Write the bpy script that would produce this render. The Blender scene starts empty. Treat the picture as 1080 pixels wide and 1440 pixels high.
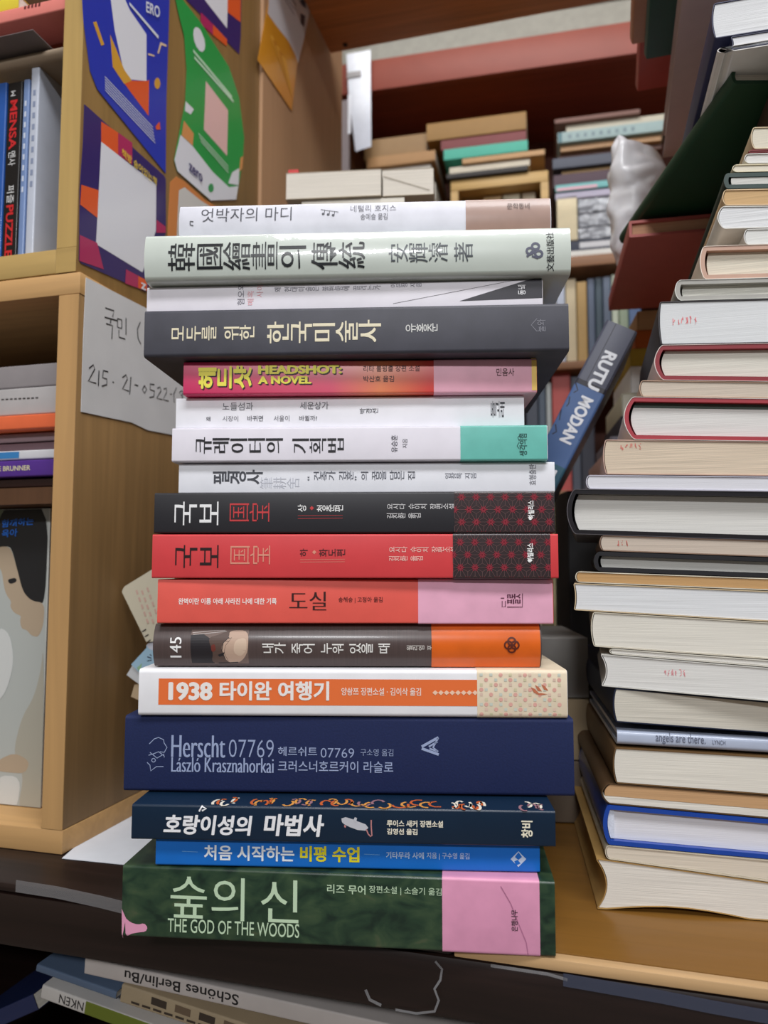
import bpy, bmesh, math, random
from mathutils import Vector, Matrix
R = math.radians
random.seed(7)
SC = bpy.context.scene
COL = SC.collection

# ------------------------------------------------------------------ camera
TZ = 0.75                       # height of the counter top
PITCH, FPX, EYE = R(4.3), 1050.0, 0.1907
CAM = Vector((0, 0, TZ + EYE))
cd = bpy.data.cameras.new('camera')
cam = bpy.data.objects.new('camera', cd)
COL.objects.link(cam)
cam.location = CAM
cam.rotation_euler = (R(90) + PITCH, 0, 0)
cd.sensor_width = 36
cd.lens = 36 * FPX / 1440
cd.clip_start = 0.02
cd.dof.use_dof = True
cd.dof.focus_distance = 0.41
cd.dof.aperture_fstop = 9.0
SC.camera = cam

# ------------------------------------------------------------------ light
w = bpy.data.worlds.new('world')
SC.world = w
w.use_nodes = True
w.node_tree.nodes['Background'].inputs[0].default_value = (0.86, 0.92, 1.0, 1)
w.node_tree.nodes['Background'].inputs[1].default_value = 0.15


def lamp(name, loc, target, sx, sy, power, col):
    l = bpy.data.lights.new(name, 'AREA')
    l.shape = 'RECTANGLE'
    l.size, l.size_y, l.energy, l.color = sx, sy, power, col
    o = bpy.data.objects.new(name, l)
    COL.objects.link(o)
    o.location = loc
    o.rotation_euler = (Vector(target) - Vector(loc)).to_track_quat('-Z', 'Y').to_euler()


lamp('ceiling_tube_or_fill_lamp', (-0.36, -2.3, 2.36), (-0.36, -1.4, 0.9), 0.55, 0.16, 56, (0.97, 0.98, 1.0))
lamp('ceiling_tube_or_fill_lamp', (0.25, -0.55, 2.5), (0.2, -0.2, 0), 1.3, 0.35, 40, (0.97, 0.98, 1.0))
lamp('ceiling_tube_or_fill_lamp', (-0.05, 0.36, 2.6), (0.3, 1.15, 1.0), 1.0, 0.3, 20, (0.98, 0.98, 0.98))  # fill lamp added to brighten the back shelves and the bag
SC.view_settings.view_transform = 'Standard'
SC.view_settings.look = 'None'
SC.view_settings.gamma = 1
SC.view_settings.exposure = -0.52
SC.view_settings.use_curve_mapping = False


# ------------------------------------------------------------------ pixel rays of the photo (to read places from it)
def ray(px, py):
    a, b = (px - 540) / FPX, -(py - 720) / FPX
    c, s = math.cos(PITCH), math.sin(PITCH)
    return Vector((a, c - b * s, s + b * c))


def hit(px, py, pt, n):
    d = ray(px, py)
    return CAM + d * ((Vector(pt) - CAM).dot(n) / d.dot(n))


def at_z(px, py, z):
    return hit(px, py, Vector((0, 0, z)), Vector((0, 0, 1)))


def frame(o, yaw):              # x runs along the furniture (right end nearer), y goes away, z up
    c, s = math.cos(R(yaw)), math.sin(R(yaw))
    return Matrix(((c, s, 0, o[0]), (-s, c, 0, o[1]), (0, 0, 1, o[2]), (0, 0, 0, 1)))


def loc_on(M, px, py, d=0.0):   # pixel -> local point on the plane y = d of a frame
    n = M.to_3x3() @ Vector((0, 1, 0))
    return M.inverted() @ hit(px, py, M @ Vector((0, d, 0)), n)


# ------------------------------------------------------------------ materials
def lin(c):
    return tuple((x / 12.92 if x <= 0.04045 else ((x + 0.055) / 1.055) ** 2.4) for x in [v / 255 for v in c]) + (1,)


MATS = {}


def mat(c, rough=0.5, kind='plain', coat=0.0, spec=0.4, amt=0.06, alpha=1.0, scale=60):
    key = (c, rough, kind, coat, spec, amt, alpha, scale)
    if key in MATS:
        return MATS[key]
    m = bpy.data.materials.new('%s_%d_%d_%d' % (kind, *c))
    m.use_nodes = True
    nt = m.node_tree
    N, Lk = nt.nodes, nt.links
    p = N['Principled BSDF']
    p.inputs['Roughness'].default_value = rough
    p.inputs['Specular IOR Level'].default_value = spec
    p.inputs['Coat Weight'].default_value = coat
    p.inputs['Coat Roughness'].default_value = 0.12 if coat < .8 else 0.05
    base = lin(c)
    p.inputs['Base Color'].default_value = base
    if alpha < 1:
        p.inputs['Alpha'].default_value = alpha
    MATS[key] = m
    if kind == 'flat':
        return m
    tc = N.new('ShaderNodeTexCoord')
    mp = N.new('ShaderNodeMapping')
    nz = N.new('ShaderNodeTexNoise')
    cr = N.new('ShaderNodeValToRGB')
    Lk.new(tc.outputs['Object'], mp.inputs[0])
    Lk.new(mp.outputs[0], nz.inputs['Vector'])
    nz.inputs['Scale'].default_value = 1.0
    nz.inputs['Detail'].default_value = 4
    dark = tuple(v * (1 - amt) for v in base[:3]) + (1,)
    lite = tuple(min(1, v * (1 + amt)) for v in base[:3]) + (1,)
    e = cr.color_ramp.elements
    e[0].position, e[1].position = 0.35, 0.65
    e[0].color, e[1].color = dark, lite
    S = {'plain': (scale, scale, scale), 'pages': (14, 14, 2600), 'vpages': (2600, 14, 14), 'fabric': (900, 900, 900),
         'woodx': (4, 90, 90), 'woody': (90, 4, 90), 'woodz': (90, 90, 4), 'brush': (1800, 30, 30), 'forest': (70, 70, 110)}[kind]
    mp.inputs['Scale'].default_value = S
    Lk.new(nz.outputs['Fac'], cr.inputs[0])
    Lk.new(cr.outputs[0], p.inputs['Base Color'])
    if kind.startswith('wood'):
        nz.inputs['Distortion'].default_value = 0.9
        nz.inputs['Detail'].default_value = 6
        e[0].position, e[1].position = 0.3, 0.75
    if kind == 'forest':
        nz.inputs['Distortion'].default_value = 0.6
        e[0].color, e[1].color = lin((26, 45, 35)), lin((58, 79, 55))
        x = cr.color_ramp.elements.new(0.47)
        x.color = lin((39, 62, 45))
        x = cr.color_ramp.elements.new(0.86)
        x.color = lin((96, 97, 72))
    if coat >= .8:                         # creased glossy film
        b = N.new('ShaderNodeBump')
        b.inputs['Strength'].default_value = 0.35
        b.inputs['Distance'].default_value = 0.0012
        Lk.new(nz.outputs['Fac'], b.inputs['Height'])
        Lk.new(b.outputs[0], p.inputs['Coat Normal'])
    if kind in ('pages', 'vpages', 'fabric') or kind.startswith('wood'):
        b = N.new('ShaderNodeBump')
        b.inputs['Strength'].default_value = 0.25
        b.inputs['Distance'].default_value = 0.0004
        Lk.new(nz.outputs['Fac'], b.inputs['Height'])
        Lk.new(b.outputs[0], p.inputs['Normal'])
    return m


def ink(c, rough=0.45, **k):
    return mat(c, rough, 'flat', **k)


def paper(c, amt=0.10):
    c = tuple(int(v * .65 + .35 * 224) for v in c) if min(c) > 150 else c
    return mat(c, 0.85, 'pages', spec=0.15, amt=amt)


# ------------------------------------------------------------------ mesh helpers
def obj(name, V, F, mats, parent=None, M=None, fm=None, smooth=True, ang=35):
    me = bpy.data.meshes.new(name)
    me.from_pydata([tuple(v) for v in V], [], F)
    for m in (mats if isinstance(mats, (list, tuple)) else [mats]):
        me.materials.append(m)
    if fm:
        me.polygons.foreach_set('material_index', fm)
    bm = bmesh.new()
    bm.from_mesh(me)
    bmesh.ops.remove_doubles(bm, verts=bm.verts, dist=1e-7)
    bm.to_mesh(me)
    bm.free()
    if smooth:
        me.polygons.foreach_set('use_smooth', [True] * len(me.polygons))
        me.set_sharp_from_angle(angle=R(ang))
    o = bpy.data.objects.new(name, me)
    COL.objects.link(o)
    if parent is not None:
        o.parent = parent
    if M is not None:
        o.matrix_world = M
    return o


def tag(o, label, cat, group=None, kind=None):
    o['label'], o['category'] = label, cat
    if group:
        o['group'] = group
    if kind:
        o['kind'] = kind
    return o


def thing(name, label, cat, M, group=None):
    o = bpy.data.objects.new(name, None)
    o.empty_display_size = 0.02
    COL.objects.link(o)
    o.matrix_world = M
    return tag(o, label, cat, group)


def struct(name, V, F, m, label=None):
    o = obj(name, V, F, m, smooth=False)
    o['kind'] = 'structure'
    return o


class G:                        # collects faces for one mesh
    def __init__(s):
        s.V, s.F, s.m = [], [], []

    def add(s, V, F, mi=0):
        n = len(s.V)
        s.V += [Vector(v) for v in V]
        s.F += [[i + n for i in f] for f in F]
        s.m += [mi] * len(F)
        return s

    def box(s, x0, x1, y0, y1, z0, z1, mi=0, bev=0.0):
        bm = bmesh.new()
        bmesh.ops.create_cube(bm, size=1)
        for v in bm.verts:
            v.co = Vector((x0 if v.co.x < 0 else x1, y0 if v.co.y < 0 else y1, z0 if v.co.z < 0 else z1))
        if bev:
            bmesh.ops.bevel(bm, geom=bm.edges[:], offset=bev, segments=2, affect='EDGES', profile=0.5)
        bm.verts.index_update()
        s.add([v.co.copy() for v in bm.verts], [[v.index for v in f.verts] for f in bm.faces], mi)
        bm.free()
        return s

    def ext(s, poly, fa, t0, t1, mi=0):     # polygon (p, q) swept from t0 to t1; fa maps (p, q, t) to a point
        n = len(poly)
        V = [fa(p, q, t0) for p, q in poly] + [fa(p, q, t1) for p, q in poly]
        F = [[i, (i + 1) % n, n + (i + 1) % n, n + i] for i in range(n)] + [list(range(n))[::-1], list(range(n, 2 * n))]
        return s.add(V, F, mi)

    def obj(s, name, mats, parent=None, M=None, fix=True, **k):
        if fix:
            bm = bmesh.new()
            vs = [bm.verts.new(v) for v in s.V]
            for f, mi in zip(s.F, s.m):
                try:
                    bm.faces.new([vs[i] for i in f]).material_index = mi
                except ValueError:
                    pass
            bmesh.ops.recalc_face_normals(bm, faces=bm.faces)
            bm.verts.index_update()
            s.V = [v.co.copy() for v in bm.verts]
            s.F = [[v.index for v in f.verts] for f in bm.faces]
            s.m = [f.material_index for f in bm.faces]
            bm.free()
        return obj(name, s.V, s.F, mats, parent, M, s.m, **k)


# ------------------------------------------------------------------ lettering (outlines of the built-in font turned into meshes)
_fc = bpy.data.curves.new('letters', 'FONT')
_fo = bpy.data.objects.new('letters', _fc)
_fs = bpy.data.scenes.new('letters')       # the lettering is shaped in a small scene of its own, removed at the end
_fs.collection.objects.link(_fo)
_fc.resolution_u = 3
_gl = {}


def glyph(t, bold=0.0):
    if not isinstance(bold, str) and bold > 0.022:                       # heavy lettering: copies of a moderately thick outline, set side by side
        gv, gf = glyph(t, 0.018)
        e = (bold - 0.018) * 1.1
        V, F = [], []
        for k, (dx, dy) in enumerate(((-e, 0), (e, 0), (0, e * .6), (0, -e * .6), (0, 0))):
            n = len(V)
            V += [(x + dx, y + dy, k) for x, y, _ in gv]
            F += [[i + n for i in f] for f in gf]
        return V, F
    if isinstance(bold, str):              # book-face lettering: thin cross strokes, thick uprights
        th, e = [float(x) for x in bold.split()]
        gv, gf = glyph(t, th)
        V, F = [], []
        for k, dx in enumerate((-e, 0, e)):
            n = len(V)
            V += [(x + dx, y, k) for x, y, _ in gv]
            F += [[i + n for i in f] for f in gf]
        return V, F
    k = (t, bold)
    if k not in _gl:
        _fc.body, _fc.offset = t, bold
        _fs.view_layers[0].update()
        dg = _fs.view_layers[0].depsgraph
        e = _fo.evaluated_get(dg)
        me = e.to_mesh()
        _gl[k] = ([(v.co.x, v.co.y, 0) for v in me.vertices], [list(p.vertices) for p in me.polygons])
        e.to_mesh_clear()
    return _gl[k]


def bb(V):
    xs, ys = [v[0] for v in V], [v[1] for v in V]
    return min(xs), max(xs), min(ys), max(ys)


EM = bb(glyph('國')[0])
EMX = ((EM[0] + EM[1]) / 2, (EM[1] - EM[0]) * 1.06)
EMY = ((EM[2] + EM[3]) / 2, (EM[3] - EM[2]) * 1.06)


def letters(t, mode, bold=0.0, ital=0.0):
    """unit-square lettering: H reads across, U reads upward, R is upright column lettering laid on its side"""
    V, F = [], []
    if mode == 'R':
        cells = [(c, 0.45 if c == ' ' else 1.0) for c in t]
        tot = sum(x for _, x in cells)
        x = 0
        for c, wd in cells:
            if c != ' ':
                gv, gf = glyph(c, bold)
                n = len(V)
                for gx, gy, gk in gv:
                    u, v = (gx - EMX[0]) / EMX[1] + 0.5, (gy - EMY[0]) / EMY[1] + 0.5
                    V.append(((x + 1 - v) / tot, u, gk))
                F += [[i + n for i in f] for f in gf]
            x += wd
        return V, F
    gv, gf = glyph(t, bold)
    gv = [(x + ital * y, y, k) for x, y, k in gv]
    a, b, c, d = bb(gv)
    V = [((x - a) / (b - a), (y - c) / (d - c), k) for x, y, k in gv]
    if mode == 'U':
        V = [(1 - v, u, k) for u, v, k in V]
    return V, gf


def strip(pts, wd, closed=False):
    """flat ribbon along 2-D points"""
    V, F = [], []
    n = len(pts)
    P = [Vector(p) for p in pts]
    for i in range(n):
        a = P[i - 1] if (i > 0 or closed) else P[i]
        b = P[(i + 1) % n] if (i < n - 1 or closed) else P[i]
        t = (b - a)
        t = t.normalized() if t.length > 1e-9 else Vector((1, 0))
        q = Vector((-t.y, t.x)) * wd / 2
        V += [tuple(P[i] + q), tuple(P[i] - q)]
    for i in range(n - (0 if closed else 1)):
        j = (i + 1) % n
        F.append([2 * i, 2 * i + 1, 2 * j + 1, 2 * j])
    return V, F


def rounded(pts, n=2):
    """corner-cut outline"""
    for _ in range(n):
        q = []
        for i in range(len(pts)):
            a, b = pts[i], pts[(i + 1) % len(pts)]
            q += [(a[0] * .78 + b[0] * .22, a[1] * .78 + b[1] * .22), (a[0] * .22 + b[0] * .78, a[1] * .22 + b[1] * .78)]
        pts = q
    return pts


def disc(cx, cy, rx, ry, n=14):
    return [(cx + rx * math.cos(2 * math.pi * i / n), cy + ry * math.sin(2 * math.pi * i / n)) for i in range(n)]


_fo_done = False


# ------------------------------------------------------------------ books
def spine_curve(T, bulge, r):
    def f(wv):
        y = bulge * (2 * wv / T - 1) ** 2
        e = min(wv, T - wv)
        if e < r:
            y += r - math.sqrt(max(0, r * r - (r - e) ** 2))
        return y
    return f


def wsamp(T, r, bulge, a=0.0, b=None):
    b = T if b is None else b
    s = [a + (b - a) * i / 12 for i in range(13)] if bulge else [a, b]
    for k in range(6):
        e = r * (k / 5) ** 2
        if a < e < b:
            s.append(e)
        if a < T - e < b:
            s.append(T - e)
    return sorted(set(round(x, 7) for x in s))


class Book:
    """closed book: x along the spine, y from the spine to the fore-edge, z thickness; origin at the spine's middle, underneath"""

    def __init__(s, name, label, M, L, W, T, col, hard=False, bulge=0.0, r=0.0012, rough=0.42, coat=0.0, page=(226, 220, 205),
                 group=None, kind='plain', cat='book', amt=0.03, board=None, vp=False, detail=True):
        s.M, s.L, s.W, s.T, s.bulge = M, L, W, T, bulge
        s.r = min(r, T * 0.3)
        s.f = spine_curve(T, bulge, s.r)
        s.root = thing(name, label, cat, M, group)
        c = 0.0022 if hard else 0.0004
        s.cm = mat(col, rough, kind, coat, amt=amt)
        ov = 0.0028 if hard else 0.0003
        ws = wsamp(T, s.r, bulge)
        out = [(W, 0)] + [(s.f(x), x) for x in ws] + [(W, T)]
        inn = [(W, T - c)] + [(s.f(x) + c, min(max(x, c), T - c)) for x in reversed(ws) if c * 0.4 < x < T - c * 0.4] + [(W, c)]
        g = G().ext(out + inn, lambda p, q, t: (t, p, q), -L / 2, L / 2)
        s.cover = g.obj('cover', s.cm, s.root)
        pl = [(W - ov, c + .0001)] + [(s.f(x) + c + 0.0006, x) for x in wsamp(T, s.r, bulge, c + .0001, T - c - .0001)] + [(W - ov, T - c - .0001)]
        g = G().ext(pl, lambda p, q, t: (t, p, q), -L / 2 + ov, L / 2 - ov)
        s.pages = g.obj('page_block', paper(page), s.root)

    def loc(s, px, py):
        p = loc_on(s.M, px, py)
        return p.x, p.z

    def rectl(s, x0, y0, x1, y1):
        xm, ym = (x0 + x1) / 2, (y0 + y1) / 2
        return s.loc(x0, ym)[0], s.loc(x1, ym)[0], s.loc(xm, y1)[1], s.loc(xm, y0)[1]

    def place(s, items, name, mats, parent=None, lift=0.00012):
        """flat items [(V, F, material index, extra lift)] in (along, height), laid on the spine"""
        bm = bmesh.new()
        for V, F, mi, ex in items:
            vs = [bm.verts.new((v[0], -ex - (v[2] * 1.5e-5 if len(v) > 2 else 0), v[1])) for v in V]
            for f in F:
                try:
                    bm.faces.new([vs[i] for i in f]).material_index = mi
                except ValueError:
                    pass
        lv = [s.T * i / 16 for i in range(1, 16)] if s.bulge else []
        lv += [s.r * .5, s.r, s.T - s.r, s.T - s.r * .5, s.r * .2, s.T - s.r * .2]
        zs = [v.co.z for v in bm.verts]
        z0, z1 = min(zs), max(zs)
        for z in lv:
            if z0 < z < z1:
                bmesh.ops.bisect_plane(bm, geom=bm.verts[:] + bm.edges[:] + bm.faces[:], plane_co=(0, 0, z), plane_no=(0, 0, 1), dist=1e-7)
        for v in bm.verts:
            zz = min(max(v.co.z, 0), s.T)
            v.co.y += s.f(zz) - lift
        for f in bm.faces:
            f.normal_update()
            if f.normal.y > 0:
                f.normal_flip()
        bm.verts.index_update()
        V = [v.co.copy() for v in bm.verts]
        F = [[v.index for v in f.verts] for f in bm.faces]
        fm = [f.material_index for f in bm.faces]
        bm.free()
        return obj(name, V, F, mats, parent or s.root, None, fm, smooth=False)

    def text(s, name, specs, mats, parent=None, lift=0.0002, shadow=None):
        """specs: (text, mode, x0, y0, x1, y1[, bold[, material index]]) with the photo's pixels"""
        it = []
        for sp in specs:
            t, mode, x0, y0, x1, y1 = sp[:6]
            bold = sp[6] if len(sp) > 6 else 0.0
            mi = sp[7] if len(sp) > 7 else 0
            V, F = letters(t, mode, bold, sp[8] if len(sp) > 8 else 0)
            a0, a1, w0, w1 = s.rectl(x0, y0, x1, y1)
            if shadow:
                it.append(([(a0 + (a1 - a0) * u + shadow[0], w0 + (w1 - w0) * v - shadow[0], k) for u, v, k in V], F, shadow[1], 0))
            it.append(([(a0 + (a1 - a0) * u, w0 + (w1 - w0) * v, k) for u, v, k in V], F, mi, 0.00009 if shadow else 0))
        return s.place(it, name, mats, parent, lift)

    def poly(s, pts, mi=0, ex=0):
        P = [s.loc(*p) for p in pts]
        return (P, [list(range(len(P)))], mi, ex)

    def line(s, pts, wd, mi=0, ex=0, closed=False):
        V, F = strip([s.loc(*p) for p in pts], wd, closed)
        return (V, F, mi, ex)

    def rect(s, x0, y0, x1, y1, mi=0, ex=0):
        a0, a1, w0, w1 = s.rectl(x0, y0, x1, y1)
        return ([(a0, w0), (a1, w0), (a1, w1), (a0, w1)], [[0, 1, 2, 3]], mi, ex)

    def full(s, x0, x1, mi=0, ex=0):        # whole spine height between two pixel columns
        ym = 0
        a0, a1 = x0, x1
        return ([(a0, 0), (a1, 0), (a1, s.T), (a0, s.T)], [[0, 1, 2, 3]], mi, ex)

    def band(s, px0, px1, pym, m, name='paper_band', o=0.00025, wrap=0.97, end=None):
        """a paper band (or jacket part) folded round the cover"""
        a0, a1 = s.loc(px0, pym)[0], s.loc(px1, pym)[0]
        if end is not None:
            a1 = s.L / 2 - end
        W, T = s.W * wrap, s.T
        ws = wsamp(T, s.r, s.bulge)
        out = [(W, -o)] + [(s.f(x) - o, x + (-o if x < s.r else o if x > T - s.r else 0)) for x in ws] + [(W, T + o)]
        inn = [(W, T + o * .2)] + [(s.f(x) - o * .2, x + (-o * .2 if x < s.r else o * .2 if x > T - s.r else 0)) for x in reversed(ws)] + [(W, -o * .2)]
        g = G().ext(out + inn, lambda p, q, t: (t, p, q), a0, a1)
        return g.obj(name, m, s.root), a0, a1


# ================================================================== the room and its furniture
def boxV(x0, x1, y0, y1, z0, z1):
    g = G().box(x0, x1, y0, y1, z0, z1)
    return g.V, g.F


struct('floor', *boxV(-3, 3, -3.5, 2.6, -0.1, 0.0), mat((120, 112, 104), 0.6))
struct('wall_back', *boxV(-3, 3, 2.35, 2.45, 0, 2.9), mat((190, 186, 176), 0.9))

struct('wall_right', *boxV(1.35, 1.45, -1.2, 2.35, 0, 2.9), mat((150, 140, 124), 0.9))
struct('wall_left', *boxV(-1.45, -1.35, -1.2, 2.35, 0, 2.9), mat((150, 140, 124), 0.9))
struct('ceiling', *boxV(-1.45, 1.45, -3.0, 2.45, 2.9, 3.0), mat((214, 212, 206), 0.9))

OAKY = mat((190, 158, 98), 0.38, 'woodz', coat=0.25, amt=0.10)
OAKX = mat((190, 158, 98), 0.38, 'woodx', coat=0.25, amt=0.10)
PINE = mat((196, 154, 102), 0.5, 'woodz', amt=0.10)
PINEX = mat((196, 154, 102), 0.5, 'woodx', amt=0.10)
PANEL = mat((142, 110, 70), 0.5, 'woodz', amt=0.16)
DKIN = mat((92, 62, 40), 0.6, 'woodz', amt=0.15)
DARKW = mat((34, 22, 19), 0.38, 'woodx', coat=0.15, amt=0.35)
OCHRE = mat((124, 86, 36), 0.34, 'woodx', coat=0.15, amt=0.10)

# ---- counter that carries the stacks
CF = frame((0.0836, 0.381, TZ), 15.8)
counter = thing('display_counter', 'dark brown wooden counter with a thick worn edge carrying the book stacks', 'counter', CF)
XS = -0.05
g = G().box(-1.1, 1.1, 0, 0.85, -0.038, -0.0062, bev=0.004)
g.box(-1.1, XS - .0005, 0, 0.85, -0.006, 0, bev=0.0025)
g.obj('top_board', DARKW, counter)
G().box(XS, 1.1, 0.007, 0.85, -0.006, 0, bev=0.0006).obj('ochre_board', OCHRE, counter)['label'] = 'ochre yellow veneer board laid on the counter'
G().box(XS, 1.1, 0, 0.0068, -0.006, -0.0003, bev=0.0008).obj('edging_strip', mat((196, 160, 116), 0.5, 'woodx', amt=0.2), counter)['label'] = 'pale chipped edging strip'
for x in (-1.1, 1.08):
    G().box(x, x + .02, 0.03, 0.85, -TZ, -0.039).obj('side_panel', DARKW, counter)
G().box(-1.079, 1.079, 0.03, 0.84, -0.19, -0.17).obj('lower_shelf', DARKW, counter)
G().box(-1.079, 1.079, 0.841, 0.85, -TZ, -0.039).obj('back_panel', DARKW, counter)

# ---- lower pine bookcase
BF = frame((-0.2146, 0.5127, TZ + 0.0004), 15)
HB = 0.399
low = thing('bookcase', 'pale pine bookcase standing on the counter, a handwritten note taped to its side', 'bookcase', BF)
DB = 0.30
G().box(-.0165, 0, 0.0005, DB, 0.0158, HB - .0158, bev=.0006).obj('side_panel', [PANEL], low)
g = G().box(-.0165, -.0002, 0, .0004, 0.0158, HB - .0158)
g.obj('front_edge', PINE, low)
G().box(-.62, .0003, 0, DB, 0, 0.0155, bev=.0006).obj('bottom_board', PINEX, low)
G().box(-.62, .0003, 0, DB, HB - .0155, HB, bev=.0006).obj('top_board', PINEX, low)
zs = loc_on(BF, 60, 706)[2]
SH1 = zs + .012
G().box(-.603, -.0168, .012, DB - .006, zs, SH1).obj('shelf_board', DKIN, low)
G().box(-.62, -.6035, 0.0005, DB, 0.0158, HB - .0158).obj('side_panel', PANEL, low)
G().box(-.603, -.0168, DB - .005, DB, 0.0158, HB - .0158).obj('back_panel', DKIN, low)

# ---- upper yellow bookcase
UF = frame((-0.2146, 0.5127, TZ + 0.0004 + HB + .0006), 15)
HU = 0.95
up = thing('bookcase', 'yellow varnished bookcase stacked on the pine one, printed stickers on its side', 'bookcase', UF)
XU = -.0035
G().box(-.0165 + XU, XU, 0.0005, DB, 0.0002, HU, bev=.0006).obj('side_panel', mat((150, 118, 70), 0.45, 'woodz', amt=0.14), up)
G().box(-.0165 + XU, XU - .0002, 0, .0004, .0184, HU).obj('front_edge', OAKY, up)
G().box(-.62, XU - .017, 0, DB, 0.0002, .018, bev=.0006).obj('bottom_board', OAKX, up)
G().box(-.0168 + XU, XU - .0002, 0, .0004, .0002, .0182).obj('corner_block', OAKX, up)
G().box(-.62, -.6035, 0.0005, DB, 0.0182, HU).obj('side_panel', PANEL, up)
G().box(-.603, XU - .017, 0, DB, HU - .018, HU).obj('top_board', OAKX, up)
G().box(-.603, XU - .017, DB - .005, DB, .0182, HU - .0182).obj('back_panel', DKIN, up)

# ---- brown partition behind them with the overhead board
ux = BF.to_3x3() @ Vector((1, 0, 0))


def on_side(px, py, x=0.0):          # photo pixel -> local (y, z) on the bookcases' side plane
    p = BF.inverted() @ hit(px, py, BF @ Vector((x, 0, 0)), ux)
    return p.y, p.z


yp = on_side(481, 160)[0]
yo, zo = on_side(461, 76)
part = thing('partition_panel', 'tall tan wooden partition behind the bookcases, joined to the overhead board', 'partition', BF)
G().box(-.018, 0, DB + .001, yp, 0.0005, 1.35).obj('panel', mat((172, 134, 100), 0.55, 'woodz', amt=0.06), part)
OB = thing('overhead_shelf', 'reddish brown wooden board running overhead above the back shelves', 'shelf', BF)
G().box(.004, 1.25, yo - .26, yo, zo, zo + .02, bev=.001).obj('board', mat((196, 124, 72), 0.45, 'woodx', amt=0.22), OB)
g = G()
zz = .0
g.ext(disc(yo - .012, .03, .0035, .0035, 10), lambda p, q, t: (q, p, t), zo - .001, zo - .0002)
g.obj('screw_hole', ink((40, 22, 14)), OB)

# ---- shelf wall at the back
SF = frame((0, 1.40, TZ), 12.5)
back = thing('wall_shelf_unit', 'tall terracotta red shelf unit at the back crammed with old books', 'bookcase', SF)
xl = loc_on(SF, 470, 200).x
xr = 0.95
TER = mat((146, 74, 60), 0.5, amt=0.05, scale=20)
TERD = mat((128, 60, 44), 0.6, 'woodx', amt=0.15)
z1 = loc_on(SF, 540, 125).z
z1t = loc_on(SF, 540, 82).z
DSH = 0.26
G().box(xl, xr, 0, .018, z1, z1t, bev=.001).obj('fascia_board', TER, back)['label'] = 'terracotta painted fascia board'
G().box(xl, xr, .0185, DSH, z1 + .002, z1 + .02).obj('top_board', TERD, back)
G().box(xl, xr, .004, .04, z1t + .0005, z1t + .045).obj('ledge', mat((150, 148, 138), 0.6), back)['label'] = 'grey ledge above the fascia'
BRD = mat((140, 98, 66), 0.55, 'woodx', amt=0.15)
ZB = {}
for k, (px, y0, y1) in enumerate([(830, 358, 373), (830, 506, 517), (785, 690, 704), (785, 900, 915), (785, 1120, 1135)]):
    za, zb = loc_on(SF, px, y1).z, loc_on(SF, px, y0).z
    ZB[k] = zb
    G().box(xl, xr, 0, DSH, za, zb, bev=.001).obj('shelf_board', BRD, back)
G().box(xl, xr, DSH + .0005, DSH + .012, -TZ, z1 + .3).obj('back_panel', mat((84, 44, 32), 0.7, 'woodz', amt=0.2), back)
for x in (xl - .02, xr):
    G().box(x, x + .0195, 0, DSH + .012, -TZ, z1t).obj('side_panel', BRD, back)
G().box(xl, xr, .02, DSH, -TZ, -TZ + .12).obj('plinth', BRD, back)


# ================================================================== the tall stack of new books
W_, K_ = (255, 255, 255), (20, 20, 22)
IF = {}                                    # heights where one book meets the next


def zat(y, Y, px=490):
    return hit(px, y, Vector((0, Y, 0)), Vector((0, 1, 0))).z - TZ


levels = [0.0006]
for y, Y in [(1227, .391), (1186, .390), (1134, .390), (1007, .411), (940, .409), (876.5, .413), (813, .412), (749.5, .409),
             (690.5, .409), (648, .414), (598.5, .414), (553.5, .415), (498, .405), (429.5, .405), (388.5, .405), (320.5, .405), (281, .418)]:
    levels.append(zat(y, Y))


def stack_book(i, name, label, xl, xr, ym, Y, yaw, W, col, **k):
    """i counts up from the counter"""
    z0, z1 = levels[i], levels[i + 1] - .0007
    c, s = math.cos(R(yaw)), math.sin(R(yaw))
    n = Vector((s, c, 0))
    p0 = Vector((-.02, Y, 0))
    a, b = hit(xl, ym, p0, n), hit(xr, ym, p0, n)
    m = (a + b) / 2
    M = frame((m.x, m.y, TZ + z0), yaw)
    return Book(name, label, M, (b - a).length, W, z1 - z0, col, group=None, **k)


GROUPW = 'paperback'
# 17 - bottom of the stack -------------------------------------------------------------------
b = stack_book(0, 'paperback_book', 'dark green forest paperback with a pink band, bottom of the tall stack', 171.5, 780.5, 1285, .391, 5.4, .150,
               (40, 62, 46), kind='forest', r=.0014, rough=.35, coat=.15)
bp, a0, a1 = b.band(622, 775, 1290, mat((222, 152, 184), .45), end=.0075)
wc = [b.loc(x, y) for x, y in [(704, 1246), (718, 1270), (728, 1296), (740, 1325), (743, 1346)]]
b.place([(*strip(wc, .0005), 0, 0)], 'crease_line', ink((178, 112, 146)), bp, .0004)
b.text('publisher_lettering', [('은행나무', 'U', 719, 1279, 728, 1309, .012)], ink(K_), bp, .0005)
tg = [(171.5, 1278), (176, 1290), (184, 1297), (194, 1300), (203, 1298), (208, 1304), (205, 1310), (194, 1311), (184, 1313), (177, 1318), (171.5, 1321)]
b.place([b.poly(tg[:1] + rounded(tg[1:-1], 1) + tg[-1:])], 'pink_motif', ink((226, 156, 186)), None, .0002)
PG = ink((196, 220, 188))
b.text('title_lettering', [('숲의', 'H', 240, 1233, 344, 1293, .0), ('신', 'H', 367, 1237, 420, 1297, .0), ('THE GOD OF THE WOODS', 'H', 236, 1295, 421, 1314.5, .004)], PG)
b.text('author_lettering', [('리즈 무어', 'H', 460, 1244, 514, 1257, .012), ('장편소설 | 소슬기 옮김', 'H', 519, 1247, 621, 1259, .004)], PG)
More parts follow.
